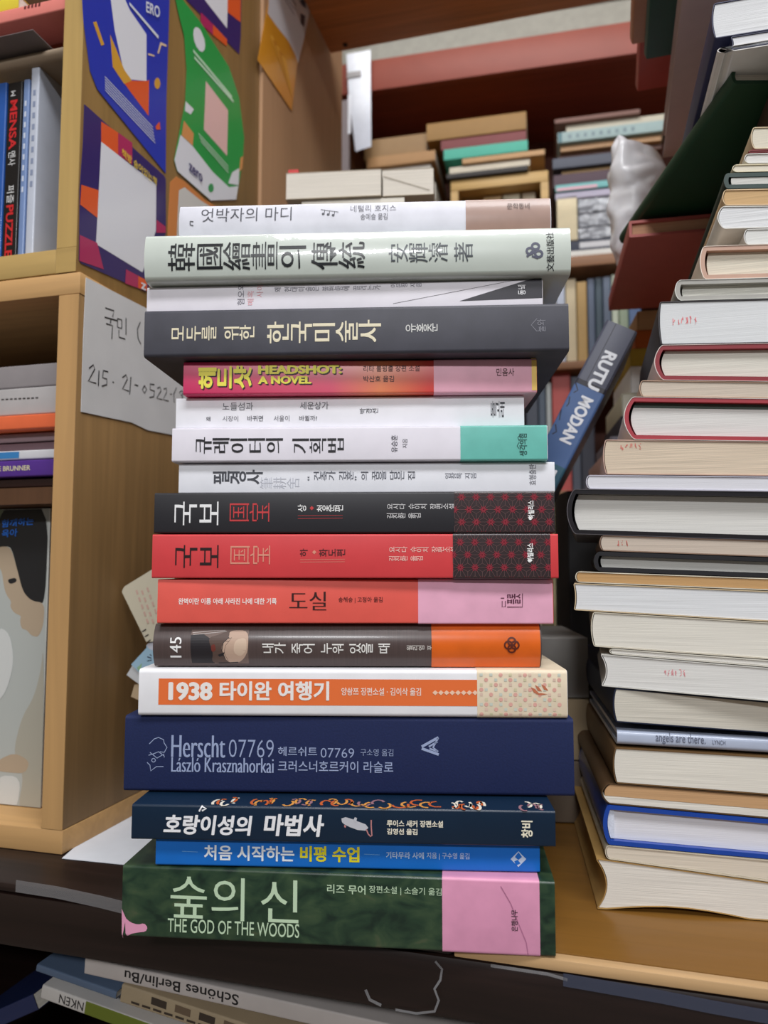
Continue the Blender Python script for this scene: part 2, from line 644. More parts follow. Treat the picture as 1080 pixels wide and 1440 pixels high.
# 16
b = stack_book(1, 'paperback_book', 'thin bright blue paperback with white and yellow title lettering, second from the counter', 219, 759, 1203, .3955, 2.8, .148,
               (20, 112, 206), rough=.4)
b.text('title_lettering', [('처음 시작하는', 'H', 287, 1189, 414, 1210.5, .022), ('비평 수업', 'H', 422, 1190, 505.5, 1212, .03, 1)],
       [ink((238, 244, 250)), ink((236, 224, 40)), ink((20, 60, 110))], shadow=None)
b.text('author_lettering', [('기타무라 사에', 'H', 543, 1198, 596, 1207.5, .012), ('지음 | 구수영 옮김', 'H', 600, 1199, 660, 1209, .004)], ink((196, 216, 240)))
b.place([b.line([(256, 1197), (278, 1198)], .0002), b.line([(512, 1201), (534, 1202)], .0002)], 'rule_line', ink((120, 176, 226)))
b.place([b.poly([(718, 1208), (729, 1197), (740, 1208), (729, 1219)]), b.poly([(724, 1205), (729, 1198), (734, 1205), (729, 1209)], 1, .0001),
         b.poly([(723, 1211), (728, 1209), (732, 1214), (726, 1217)], 1, .0001)], 'publisher_mark', [ink((200, 222, 244)), ink((20, 112, 206))])
# 15
b = stack_book(2, 'paperback_book', 'midnight blue paperback with bold white slanted title and a white mouse, third from the counter', 185, 781, 1163, .390, 2.9, .150,
               (14, 36, 58), rough=.35, coat=.1)
b.text('title_lettering', [('호랑이성의', 'H', 230, 1146, 355, 1174, .034, 0, .12), ('마법사', 'H', 371, 1145, 456, 1176, .034, 0, .12)], ink((240, 240, 244)))
b.text('author_lettering', [('루이스 새커 장편소설', 'H', 544, 1153.5, 623, 1163, .03), ('김영선 옮김', 'H', 544, 1165, 587, 1173.5, .03)], ink((238, 232, 214)))
b.text('publisher_lettering', [('창비', 'U', 733, 1154, 749, 1178, .03)], ink((242, 236, 214)))
b.place([b.poly([(480, 1151), (486, 1149), (496, 1152), (503, 1155), (514, 1159), (518, 1164), (514, 1168), (503, 1167), (492, 1163), (484, 1159), (481, 1156)]),
         b.poly([(497, 1153), (499, 1149), (502, 1150), (501, 1157)], 0, .0001), b.poly([(484, 1160), (487, 1161), (486, 1164), (484, 1163)], 1),
         b.line([(515, 1166), (518, 1173), (521, 1176), (523, 1175), (522, 1162), (522, 1153)], .0006, 1)], 'mouse_drawing', [ink((196, 196, 204)), ink((196, 132, 132))])
b.place([b.line([(280, 1141), (284, 1134), (290, 1137), (284, 1140)], .0009)], 'star_flourish', ink((240, 240, 244)))
g = G()
random.seed(4)
for x0, x1, c in [(298, 330, 0), (352, 384, 1), (398, 440, 2), (452, 490, 1), (496, 545, 2), (556, 622, 1), (634, 662, 0), (664, 682, 0), (735, 768, 3)]:
    la, lb = b.loc(x0, 1132)[0], b.loc(x1, 1132)[0]
    for k in range(5):
        cx, cy = la + (lb - la) * (k + .5) / 5, .004 + .006 * random.random()
        ph = random.random() * 6
        P = [(cx + (lb - la) * .18 * math.cos(ph + .7 * j), cy + .0045 * math.sin(ph + .7 * j)) for j in range(6)]
        V, F = strip(P, .0014)
        g.add([(p[0], p[1], b.T + .00012) for p in V], F, (c + (k % 2)) % 4)
g.obj('cover_ornament', [ink((226, 220, 206)), ink((196, 96, 48)), ink((214, 150, 72)), ink((150, 110, 120))], b.root, fix=False, smooth=False)
# 14
b = stack_book(3, 'hardcover_book', 'thickest navy blue cloth hardcover with pale lettering, fourth from the counter', 175, 807, 1061, .411, 2.4, .155,
               (19, 33, 78), hard=True, r=.002, rough=.75, kind='fabric', amt=.08)
PB = ink((158, 172, 208), .6)
b.text('title_lettering', [('Herscht', 'H', 241, 1034, 317, 1065, '-.012 .03'), ('07769', 'H', 322, 1040, 385, 1065, -.012), ('헤르쉬트', 'H', 391, 1050, 446, 1063, .008),
                           ('07769', 'H', 451, 1052, 498, 1065.5, -.008)], PB)
b.text('author_lettering', [('László Krasznahorkai', 'H', 241, 1065.5, 385, 1086, '-.012 .03'), ('구소영 옮김', 'H', 507, 1053, 553, 1063, -.006), ('크러스너호르커이 라슬로', 'H', 391, 1070, 553, 1086, .006)], PB)
b.place([b.line(p, .0004) for p in [[(210, 1046), (217, 1039), (223, 1037), (230, 1040), (231, 1045), (235, 1051), (231, 1058), (225, 1057)],
                                    [(209, 1062), (216, 1060), (223, 1057), (231, 1063), (231, 1065)], [(211, 1058), (221, 1066), (231, 1060)],
                                    [(207, 1072), (211, 1076), (212, 1084), (220, 1078), (230, 1078)]]] + [b.line(disc(216, 1069, 2.6, 2.6, 10), .0004, closed=True)],
        'face_emblem', PB)
b.place([b.line([(593, 1050), (616.5, 1037)], .0014), b.line([(593, 1052.5), (617, 1061)], .0014), b.line([(603, 1050), (615, 1043)], .0009), b.line([(616, 1038), (609, 1051), (616, 1057)], .0009), b.line([(604, 1052.5), (615, 1056.5)], .0009)], 'publisher_mark', PB)
# 13
b = stack_book(4, 'paperback_book', 'white paperback with an orange strip and a dotted cream band, under the brown rounded one', 195, 798, 972, .409, 1.6, .148,
               (238, 238, 242), r=.0022, rough=.5)
ORG = ink((236, 116, 58))
lab = b.place([b.rect(223, 955, 671, 992)], 'orange_panel', ORG)
b.text('title_lettering', [('1938', 'H', 237, 959, 299, 985, .05), ('타이완', 'H', 309, 958, 382, 985, .034), ('여행기', 'H', 391, 958, 463, 985, .034)], ink((246, 240, 236)), lab, .0003)
b.text('author_lettering', [('양솽쯔 장편소설 · 김이삭 옮김', 'H', 480, 967, 592, 978, .014)], ink((246, 226, 214)), lab, .0003)
b.place([b.poly([(612 + 8 * k, 970.5), (616 + 8 * k, 974), (612 + 8 * k, 977.5), (608 + 8 * k, 974)]) for k in range(8)], 'diamond_row', ink((246, 206, 178)), lab, .0003)
bp, a0, a1 = b.band(671, 797, 972, mat((232, 216, 190), .55), end=.0002)
it = []
for r_ in range(9):
    for c_ in range(17):
        a, h_ = a0 + .0022 + c_ * .0026, .0018 + r_ * .0026
        if a < a1 - .001 and h_ < b.T - .001:
            k = (c_ * 2 + r_ * 3) % 7
            if (c_ + r_ * 2) % 5 == 0:
                it.append((disc(a, h_, .0011, .0011, 10), [list(range(10))], 0, 0))
            elif (c_ + r_) % 2 == 0:
                q = .0008
                it.append(([(a - q, h_ - q), (a + q, h_ - q), (a + q, h_ + q), (a - q, h_ + q)], [[0, 1, 2, 3]], 1 + k % 3, 0))
b.place(it, 'dot_pattern', [ink((226, 172, 160)), ink((204, 210, 198)), ink((214, 206, 172)), ink((222, 196, 178))], bp, .0004)
leaf = []
for x, y, dx, dy in [(757, 968, 5, 4), (766, 967, 5, 4), (752, 971, 6, 4), (757, 981, 5, -4), (766, 981, 5, -4), (761, 976, 9, 0)]:
    leaf.append(b.poly([(x - dx, y - dy - 1), (x, y - dy * .2 - 1.6), (x + dx, y + dy + 0), (x - dx * .2, y + dy * .4 + 1.5)]))
b.place(leaf, 'leaf_mark', ink((196, 116, 84)), bp, .0005)
# 12
b = stack_book(5, 'hardcover_book', 'brown hardcover with a rounded ribbed spine, a small photo and an orange band', 215, 762, 906, .413, .8, .140,
               (84, 70, 68), hard=True, bulge=.0042, r=.0008, rough=.34, kind='brush', amt=.10, coat=.15)
bp, a0, a1 = b.band(607, 760, 906, mat((228, 104, 28), .3, coat=.4), end=.0007)
b.text('volume_number', [('145', 'U', 239, 896, 255, 925, '-.008 .02')], ink(W_))
ph = b.place([b.rect(268, 886, 349, 934)] + [b.poly(rounded(p) if m not in (1,) else p, m, e) for p, m, e in [
    ([(268, 893), (286, 892), (297, 899), (303, 910), (306, 922), (300, 933.5), (268, 933.5)], 1, .00003),
    ([(292, 897), (306, 893), (318, 888), (326, 887), (322, 898), (316, 908), (322, 920), (324, 931), (310, 934), (296, 932), (300, 918)], 2, .00005),
    ([(322, 887), (349, 886.5), (349, 914), (343, 926), (334, 933), (322, 933), (315, 926), (311, 914), (314, 903), (322, 896)], 3, .00007), ([(330, 900), (346, 896), (347, 914), (338, 924), (328, 918)], 5, .00008),
    ([(296, 908), (302, 905), (304, 914), (298, 918)], 6, .00007), ([(306, 921), (316, 917), (314, 922), (308, 924)], 1, .00009)]]
    + [b.line(l, wd_, m, .0001) for l, wd_, m in [([(270, 890), (296, 887.5), (316, 887)], .0004, 4), ([(271, 892.5), (300, 890), (318, 888)], .0003, 4), ([(322, 896), (314, 904), (312, 915), (316, 927)], .0004, 1),
                                                  ([(324, 899), (317, 908), (315, 918), (320, 930)], .0002, 2), ([(316, 899), (326, 897)], .0003, 2), ([(314, 901), (322, 902)], .0003, 2), ([(306, 933), (318, 933), (334, 932)], .0005, 1)]],
    'cover_photo', [ink((120, 100, 92)), ink((40, 36, 40)), ink((92, 72, 64)), ink((198, 168, 148)), ink((196, 186, 182)), ink((214, 188, 166)), ink((116, 52, 44))])
b.text('title_lettering', [('내가 죽어 누워 있을 때', 'R', 369, 903, 549, 919, .008)], ink((240, 238, 234)))
b.text('author_lettering', [('윌리엄 포', 'R', 572, 906.5, 609, 914.5, .01)], ink((214, 208, 202)))
b.place([b.line(disc(719.5 + dx, 907 + dy, 5.4, 5.4, 14), .0009, closed=True) for dx, dy in [(-4.6, 0), (4.6, 0), (0, -5), (0, 5)]] , 'publisher_mark', ink((92, 34, 20)), bp, .0006)
# 11
b = stack_book(6, 'paperback_book', 'coral red paperback with a wide pink band, above the brown rounded one', 221.5, 778, 845, .412, .4, .145, (236, 96, 84), rough=.45, r=.0009)
bp, a0, a1 = b.band(588, 776, 845, mat((240, 178, 204), .45), end=.0003)
b.text('subtitle_lettering', [('완벽이란 이름 아래 사라진 나에 대한 기록', 'H', 251, 841, 389, 850, .022)], ink((255, 240, 236)))
b.text('title_lettering', [('도실', 'H', 407, 832, 459, 858, '-.012 .02')], ink((58, 22, 20)))
b.text('author_lettering', [('송혜승 | 고정아 옮김', 'H', 476, 839.5, 538, 848, .008)], ink((92, 30, 28)))
dk = ink((92, 44, 66))
b.text('publisher_lettering', [('플롯', 'U', 713, 835, 732, 849, .012)], dk, bp, .0005)
b.place([b.line(p, .0004) for p in [[(734.5, 834.5), (734.5, 853.5), (713, 853.5)], [(704, 841), (709, 841)], [(706, 845), (706, 853), (710.5, 853), (710.5, 845)]]], 'publisher_mark', dk, bp, .0005)


def asanoha(b, bp, a0, a1, lift=.0004):
    s = .0079
    h_ = s * math.sqrt(3) / 2
    it = []

    def seg(p, q, mi, wd):
        (xa, ya), (xb, yb) = p, q
        t0, t1 = 0.0, 1.0
        for pp, qq in ((-(xb - xa), xa - a0), (xb - xa, a1 - xa), (-(yb - ya), ya - .0006), (yb - ya, b.T - .0006 - ya)):
            if abs(pp) < 1e-12:
                if qq < 0:
                    return
            else:
                r_ = qq / pp
                if pp < 0:
                    t0 = max(t0, r_)
                else:
                    t1 = min(t1, r_)
        if t0 < t1:
            it.append((*strip([(xa + (xb - xa) * t0, ya + (yb - ya) * t0), (xa + (xb - xa) * t1, ya + (yb - ya) * t1)], wd), mi, .00003 if mi else 0))
    n = int((a1 - a0) / s) + 3
    for j in range(-1, int(b.T / h_) + 2):
        for i in range(-2, n):
            o = Vector((a0 + (i + .5 * (j % 2)) * s, -.001 + j * h_))
            e = [o, o + Vector((s, 0)), o + Vector((s / 2, h_))]
            e2 = [o, o + Vector((s / 2, h_)), o + Vector((-s / 2, h_))]
            for tri in (e, e2):
                c = (tri[0] + tri[1] + tri[2]) / 3
                for k in range(3):
                    seg(tri[k], tri[(k + 1) % 3], 0, .00022)
                    seg(tri[k], c, 0, .00022)
                    seg(tri[k], tri[k] * .62 + c * .38, 1, .0004)
                    seg(tri[k], tri[k] * .72 + tri[(k + 1) % 3] * .28, 1, .0004)
                    seg(tri[(k + 1) % 3], tri[(k + 1) % 3] * .72 + tri[k] * .28, 1, .0004)
    return b.place(it, 'star_pattern', [ink((104, 76, 76)), ink((150, 42, 58))], bp, lift)


RED9 = ink((206, 62, 66))
BAND9 = mat((58, 46, 48), .3, coat=.3)
# 10
b = stack_book(7, 'paperback_book', 'red paperback with black title lettering and a black star-patterned band', 214, 785, 780, .408, 1.6, .148, (216, 66, 70), rough=.42, r=.001)
bp, a0, a1 = b.band(637, 774, 780, BAND9, end=.0042)
asanoha(b, bp, a0, a1)
TAN = ink((226, 150, 128))
b.text('title_lettering', [('국보', 'R', 245, 764, 313, 798, '-.008 .018'), ('国宝', 'R', 323, 767, 382, 794, '-.012 .012', 1)], [ink((36, 16, 18)), TAN])
b.text('volume_lettering', [('하', 'R', 422, 771, 433, 782, .01), ('화도편', 'R', 449, 771, 486, 782, .01)], ink((60, 22, 24)))
b.place([b.poly([(439, 776.5), (442, 773.5), (445, 776.5), (442, 779.5)]), b.line([(422, 787), (485, 786.4)], .0002), b.line([(422, 790.5), (485, 790)], .0002)], 'rule_line', TAN)
b.text('author_lettering', [('요시다 슈이치 장편소설', 'R', 547, 768, 642, 776.5, .006), ('김진환 옮김', 'R', 547, 781, 595, 789, .006)], ink((246, 200, 190)))
b.text('publisher_lettering', [('하빌리스', 'U', 741, 764, 750, 790, .03)], ink(W_), bp, .0006)
b.place([(disc(*b.loc(744.5, 788.5), .0009, .0009), [list(range(14))], 0, 0)], 'publisher_mark', ink(W_), bp, .0006)
# 9
b = stack_book(8, 'paperback_book', 'black paperback with white title lettering and a red star-patterned black band', 217, 780, 720, .409, 1.8, .148, (38, 37, 42), rough=.42, r=.001)
bp, a0, a1 = b.band(639, 779, 720, BAND9, end=.0004)
asanoha(b, bp, a0, a1)
b.text('title_lettering', [('국보', 'R', 244, 703, 313, 738, '-.008 .018'), ('国宝', 'R', 322, 707, 381, 734, '-.012 .012', 1)], [ink((244, 244, 246)), RED9])
b.text('volume_lettering', [('상', 'R', 419, 709, 431, 719.5, .01), ('청춘편', 'R', 446, 709, 483, 719.5, .01)], ink((240, 240, 240)))
b.place([b.poly([(435.5, 714.5), (438.5, 711.5), (441.5, 714.5), (438.5, 717.5)]), b.line([(419, 725.3), (482, 724.6)], .0002), b.line([(419, 729.3), (482, 728.6)], .0002)], 'rule_line', RED9)
b.text('author_lettering', [('요시다 슈이치 장편소설', 'R', 544, 707.5, 640, 716, .006), ('김진환 옮김', 'R', 544, 720.5, 592, 729, .006)], ink((214, 212, 214)))
b.text('publisher_lettering', [('하빌리스', 'U', 742, 704, 751, 730, .03)], ink(W_), bp, .0006)
b.place([(disc(*b.loc(745.5, 729), .0009, .0009), [list(range(14))], 0, 0)], 'publisher_mark', ink(W_), bp, .0006)
# 8
b = stack_book(9, 'paperback_book', 'thin white paperback with grey vertical title lettering, directly on the black star-banded one', 251.5, 780, 669, .418, 2.2, .150, (238, 239, 246), rough=.55, r=.0007)
b.text('title_lettering', [('필경사', 'R', 300, 660, 370, 680, .02), ('筆耕舍', 'R', 366, 671, 422, 687, -.01, 1)], [ink((70, 72, 80)), ink((200, 202, 212))])
b.text('subtitle_lettering', [('“건축가 김훈”의 꿈을 담은 집', 'R', 431, 661, 584, 675, .006)], ink((92, 94, 104)))
b.text('author_lettering', [('임창복 지음', 'R', 626, 664, 670, 673, .006)], ink((122, 124, 134)))
b.text('publisher_lettering', [('효형출판', 'U', 744, 653, 754, 682, .004)], ink((96, 96, 104)))
# 7
b = stack_book(10, 'paperback_book', 'white paperback with brushy black title and a mint green band', 242, 770, 622, .414, 2.2, .148, (236, 232, 242), rough=.5, r=.001)
bp, a0, a1 = b.band(647.5, 769, 622, mat((112, 196, 184), .35, coat=.2), end=.0003)
b.text('title_lettering', [('큐레이터의', 'R', 274, 613, 399, 637, '-.008 .028'), ('기획법', 'R', 411, 613, 485, 637, '-.008 .028')], ink((26, 24, 30)))
b.text('author_lettering', [('유승훈', 'U', 550, 612, 559, 636, .01), ('지음', 'U', 566, 617, 573, 630, .0)], ink((76, 74, 84)))
b.text('publisher_lettering', [('생각의힘', 'U', 730, 610, 741, 641, .008)], ink((22, 66, 64)), bp, .0005)
b.place([b.line([(732, 611), (728, 615), (730, 620)], .0003), b.line([(730, 622), (727, 627), (730, 631)], .0003)], 'publisher_mark', ink((22, 66, 64)), bp, .0005)
# 6
b = stack_book(11, 'paperback_book', 'plain white paperback with two short lines of small grey lettering, under the magenta one', 247.5, 737, 577, .420, 2.0, .150, (240, 240, 246), rough=.55, r=.0008)
b.text('title_lettering', [('노들섬과', 'H', 313, 566, 356, 577, -.004), ('세운상가', 'H', 422, 565, 462, 575.5, .004)], ink((84, 84, 92)))
b.text('subtitle_lettering', [('왜', 'H', 290, 586, 296, 592.5, .01), ('시장이', 'H', 313, 585, 335, 592.5, -.004), ('바뀌면', 'H', 348, 584.5, 370, 592.5, .006),
                              ('서울이', 'H', 385, 584.5, 407, 592.5, -.004), ('바뀔까?', 'H', 421, 584.5, 446, 592, .006)], ink((84, 84, 92)))
b.text('author_lettering', [('박경선', 'R', 506, 573.5, 532, 581.5, .004)], ink((60, 60, 68)))
b.text('publisher_lettering', [('돌고래', 'R', 690, 562, 710, 587, .006)], ink((58, 58, 66)))
# 5
b = stack_book(12, 'paperback_book', 'magenta to orange paperback with yellow cut-out title and a pale pink band', 258, 755, 529, .415, 1.6, .146, (222, 62, 108), rough=.35, r=.0012, coat=.2)
m = bpy.data.materials.new('magenta_orange_cover')
m.use_nodes = True
nt = m.node_tree
tcn, sx, cr = nt.nodes.new('ShaderNodeTexCoord'), nt.nodes.new('ShaderNodeSeparateXYZ'), nt.nodes.new('ShaderNodeValToRGB')
mr = nt.nodes.new('ShaderNodeMapRange')
mr.inputs['From Min'].default_value, mr.inputs['From Max'].default_value = -b.L / 2, b.L / 2
nt.links.new(tcn.outputs['Object'], sx.inputs[0])
nt.links.new(sx.outputs[0], mr.inputs[0])
nt.links.new(mr.outputs[0], cr.inputs[0])
nt.links.new(cr.outputs[0], nt.nodes['Principled BSDF'].inputs['Base Color'])
nt.nodes['Principled BSDF'].inputs['Roughness'].default_value = .35
e = cr.color_ramp.elements
e[0].position, e[0].color, e[1].position, e[1].color = .0, lin((214, 52, 104)), 1, lin((226, 84, 70))
for p_, c_ in ((.42, (226, 92, 120)), (.56, (240, 140, 96)), (.7, (222, 72, 66))):
    x = e.new(p_)
    x.color = lin(c_)
b.cover.data.materials[0] = m
bp, a0, a1 = b.band(610, 753, 529, mat((238, 176, 196), .4), end=.0003)
b.place([b.rect(747.5, 503, 754.5, 549)], 'yellow_edge', ink((246, 208, 112)), bp, .0004)
YEL = ink((248, 236, 84))
b.text('title_lettering', [('헤드샷', 'R', 280, 514, 354, 545, .04), ('HEADSHOT:', 'H', 363, 513.5, 481, 526, .05), ('A NOVEL', 'H', 363, 529, 438, 540, .05)], [YEL, ink((24, 16, 18))], shadow=(.0006, 1))
b.text('author_lettering', [('리타 불윙클 장편 소설', 'H', 511, 514, 590, 522.5, .004), ('박산호 옮김', 'H', 511, 528.5, 554, 537, .004)], ink((70, 26, 26)))
b.text('publisher_lettering', [('민음사', 'H', 698, 518, 723, 529, .006)], ink((74, 30, 36)), bp, .0005)
# 4
b = stack_book(13, 'thick_book', 'wide charcoal grey book with pale gold title, above the magenta one', 203, 800, 464, .405, 3.0, .165, (66, 66, 76), rough=.5, r=.002, amt=.10, kind='plain', hard=False)
b.text('title_lettering', [('모두를 위한', 'R', 240, 457, 359, 478, '.0 .02'), ('한국미술사', 'R', 376, 450, 537, 481, '-.002 .024')], ink((236, 226, 196)))
b.text('author_lettering', [('유홍준', 'R', 570, 454, 616, 467, .006)], ink((216, 216, 214)))
b.text('publisher_lettering', [('눌와', 'U', 755, 449, 767, 467, -.004)], ink((140, 140, 150)))
b.place([b.line([(755, 448), (747, 457), (755, 466)], .0003)], 'publisher_mark', ink((140, 140, 150)))
# 3
b = stack_book(14, 'paperback_book', 'thin white paperback with a black wedge at one spine end, under the celadon hardcover', 207, 763, 410, .413, 3.1, .152, (238, 234, 242), rough=.5, r=.0014)
BK = ink((52, 50, 58))
b.place([b.poly([(646, 423.5), (762, 387.5), (762.6, 419)]), b.line([(553, 427), (755, 388)], .0002)], 'black_wedge', BK)
b.text('title_lettering', [('혐오와', 'U', 334, 398, 344, 429, .0), ('매혹', 'U', 348, 409, 357, 429, -.01, 1), ('사이', 'U', 361, 401, 370, 418, -.014, 1)], [ink((110, 108, 120)), ink((232, 150, 156))])
b.text('subtitle_lettering', [('왜 현대미술은 불편함에 끌리는가', 'R', 386, 402, 536, 409, .0), ('이문정 지음', 'R', 549, 397, 593, 404, .0)], ink((110, 108, 120)))
b.text('publisher_lettering', [('동녘', 'U', 728, 401, 739, 415, .01)], ink((236, 236, 240)), None, .0004)
# 2
b = stack_book(15, 'hardcover_book', 'glossy pale celadon hardcover with Chinese character title, second from the top of the stack', 203, 803, 355, .405, 2.6, .160, (204, 212, 204), rough=.3, coat=1.0, hard=True, bulge=.0022, r=.0024, amt=.02)
INK = ink((26, 28, 32), .3)
b.text('title_lettering', [('韓國繪畫의', 'R', 237, 341, 432, 378, '-.006 .016'), ('傳統', 'R', 438, 341, 515, 376, '-.006 .016')], INK, None, .00025)
b.text('author_lettering', [('安輝濬', 'R', 547, 342, 631, 368, '-.006 .01'), ('著', 'R', 639, 341, 666, 367, '-.006 .01')], ink((70, 76, 82), .3), None, .00025)
b.text('publisher_lettering', [('文藝出版社', 'U', 768.5, 325, 779.5, 380, .006)], ink((36, 38, 42), .3), None, .00025)
FL = ink((96, 98, 116), .3)
b.place([b.line(disc(x, y, 5, 4.4, 12), .0013, closed=True) for x, y in [(753, 346.5), (757.5, 357), (745.5, 353)]] + [b.line([(750, 352), (741, 361)], .0012), b.line([(757, 363), (748, 360)], .0010)], 'flower_mark', FL, None, .00025)
# 1
b = stack_book(16, 'hardcover_book', 'pale grey hardcover with a dusty brown band, topmost of the tall stack', 252, 775, 301, .418, 2.6, .140, (212, 212, 222), rough=.4, hard=True, bulge=.0020, r=.001, amt=.06)
bp, a0, a1 = b.band(655, 774, 301, mat((162, 132, 120), .35, coat=.25), end=.0004)
b.text('title_lettering', [('엇박자의 마디', 'H', 283, 291, 410, 311, '-.012 .008')], ink((72, 72, 82)), None, .0003)
b.text('author_lettering', [('네털리 호지스', 'H', 493, 287, 557, 297, -.004), ('송예슬 옮김', 'H', 507, 300, 545, 309, .0)], ink((104, 104, 114)), None, .0003)
b.text('publisher_lettering', [('문학동네', 'H', 713, 285, 745, 294, .004)], ink((98, 76, 68)), bp, .0006)
b.place([b.line([(451, 294), (476, 298)], .0003)] + [x for k in range(3) for x in (b.line([(456.5 + 7 * k, 294.8 + k), (456 + 7 * k, 300 + k)], .0003), b.poly(disc(454.5 + 7 * k, 300.5 + k, 2.1, 1.6, 8)))],
        'music_note_mark', ink((72, 72, 82)), None, .0003)
b.place([b.line([(272, 317.5), (267.5, 316.5), (267.5, 311.5), (272, 312)], .0006)], 'corner_mark', ink((40, 40, 46)), None, .0003)


# ================================================================== the pile of page-edge-out books beside it
PF = frame((.1300, .4316, TZ), 9.2)       # lower books
PLOW, PUP = PF, frame((.1300, .4316, TZ), 15)   # upper books lie turned a little further


def edge(x0, y0, x1, y1):                  # a book boundary seen in the photo -> height as a function of local x
    F_ = PF
    p, q = loc_on(F_, x0, y0), loc_on(F_, x1, y1)
    k = (q.z - p.z) / (q.x - p.x)
    return lambda a: p.z + k * (a - p.x)


def pile_book(name, label, xl, eb, et, col, page, hard=False, bulge=.0015, d0=0.0, W=.145, L=.155, arch=0.0, endpaper=None, jacket=None,
              rough=.5, coat=0.0, headband=None, inset=None, gap=.0005, amt=.10, fold=None):
    zb0, zt0 = eb, lambda a: et(a) - gap
    ym = 0
    # left end from the photo
    p = loc_on(PF, xl[0], xl[1], d0)
    a0 = p.x
    M = PF @ Matrix.Translation((a0, d0, zb0(a0)))
    T = zt0(a0) - zb0(a0)
    root = thing(name, label, 'book', M, None)
    c = (.0024 if hard else .0005)
    ov = inset if inset is not None else (.0035 if hard else .0006)
    f = spine_curve(T, bulge, min(.0012, T * .25))

    def P(s_, t, y):                       # s_ from the spine, t across the thickness in 0..T
        zb, zt = zb0(a0 + s_), zt0(a0 + s_)
        h = arch * math.sin(math.pi * min(max(s_ / .075, 0), 1)) * (1 - t / T)
        return (s_, y, zb - zb0(a0) + (zt - zb) * t / T + h)

    ns = [W * k / 14 for k in range(15)]

    def outline(b0, b1, off, w1):
        """outline between thickness b0 and b1, off from the spine curve, out to w1"""
        ws = [x for x in wsamp(T, min(.0012, T * .25), 1, b0, b1)]
        left = [(f(x) + off, x) for x in ws]
        bot = [(s_, b0) for s_ in reversed(ns) if left[0][0] + .002 < s_ < w1 - .001]
        top = [(s_, b1) for s_ in ns if left[-1][0] + .002 < s_ < w1 - .001]
        return [(w1, b0)] + bot + left + top + [(w1, b1)]
    o = outline(0, T, 0, W)
    i = outline(c, T - c, c, W)
    G().ext(o + i[::-1], lambda p_, q_, t_: P(p_, q_, t_), 0, L).obj('cover', mat(col, rough, coat=coat, amt=.05), root)
    hi = T - c - .00012
    if endpaper:
        hi = c + (T - 2 * c) * endpaper[0]
        G().ext(outline(hi + .0002, T - c - .00012, c + .0012, W - ov), lambda p_, q_, t_: P(p_, q_, t_), ov, L - ov).obj('endpaper', mat(endpaper[1], .8, 'pages', amt=.1), root)['label'] = 'tinted sheet along the page edges'
    G().ext(outline(c + .00012, hi, c + (.0015 if hard else .0004), W - ov), lambda p_, q_, t_: P(p_, q_, t_), ov, L - ov).obj('page_block', paper(page, amt), root)
    if headband:
        G().ext([(x + .0004, y) for x, y in outline(c + .0006, T - c - .0006, c, .006)], lambda p_, q_, t_: P(p_, q_, t_), ov - .0016, ov - .0001).obj('headband', mat(headband, .8, 'fabric'), root)
    if jacket:
        G().ext([(x - .0004, y + (-.00025 if y < T * .01 else .00025 if y > T * .99 else 0)) for x, y in o] + o[::-1], lambda p_, q_, t_: P(p_, q_, t_), -.0004, L).obj('dust_jacket', mat(jacket, .35, coat=.2), root)

    def stamp(x0, y0, x1, y1, colr, n):
        rnd = random.Random(int(x0 * 7 + y0))
        g = G()
        A, B_ = loc_on(PF, x0, y0), loc_on(PF, x1, y1)
        for k in range(n):
            xa = A.x + (B_.x - A.x) * (k + .1) / n
            wd = (B_.x - A.x) * .6 / n
            for j in range(3):
                za = B_.z + (A.z - B_.z) * rnd.random()
                pts = [(xa + wd * rnd.random(), za), (xa + wd * rnd.random(), B_.z + (A.z - B_.z) * rnd.random())]
                V, F = strip(pts, .0004)
                g.add([(v[0] - a0, ov - .0002, v[1] - zb0(a0)) for v in V], F)
        g.obj('stamp_mark', ink(colr), root, fix=False, smooth=False)['label'] = 'faint red library stamp'
    root['_'] = 0
    del root['_']
    return root, stamp


E_ = lambda yl, yr: edge(860, yl, 1080, yr)
p0 = PF.inverted() @ at_z(868, 1281, TZ)
e0 = lambda a: .0006
def bounds():
    return dict(a=E_(1209, 1240), a2=E_(1188, 1208), b=E_(1131, 1151), c=E_(1101, 1118), d=E_(1050, 1063), e=E_(1015, 1031), f=E_(966, 986), g=E_(920, 938), h=E_(911, 927), i=E_(861, 874),
         j=E_(821, 830), k=E_(804, 812), l=E_(775, 783), m=E_(752, 759), n=E_(688, 691), o=E_(667, 669), p=E_(617, 620), q=E_(557, 560), r=E_(533, 536), s=E_(486, 482), t=E_(425, 419),
         u=E_(396, 390), v=E_(350, 343), w=E_(326, 320), x=E_(290, 288), x2=E_(269, 264), z=E_(246, 241), z1=E_(234, 229), z2=E_(220, 214), z3=E_(215, 209), z4=E_(184, 177))


B = bounds()
pile_book('paperback_book', 'thick curling cream paperback at the bottom of the page-edge pile on the ochre board', (852, 1240), e0, B['a'], (176, 140, 84), (226, 220, 208), bulge=-.0055, arch=.0035, W=.15, L=.22, amt=.14)
pile_book('booklet', 'thin shadowed booklet between the blue cloth hardcover and the thick curling paperback', (851, 1200), B['a'], B['a2'], (206, 196, 176), (216, 200, 176), W=.15, L=.22)
pile_book('hardcover_book', 'bright blue cloth hardcover with white pages and a frayed spine end', (848, 1160), B['a2'], B['b'], (28, 70, 164), (230, 230, 238), hard=True, bulge=.0028, L=.23, W=.16, headband=(216, 222, 236), rough=.35, coat=.2, amt=.06)
pile_book('paperback_book', 'curled paperback with a tan inside cover, lying on the blue cloth hardcover', (846, 1116), B['b'], B['c'], (84, 62, 40), (226, 220, 206), endpaper=(.36, (198, 158, 116)), L=.24, W=.15, bulge=.004, amt=.2)
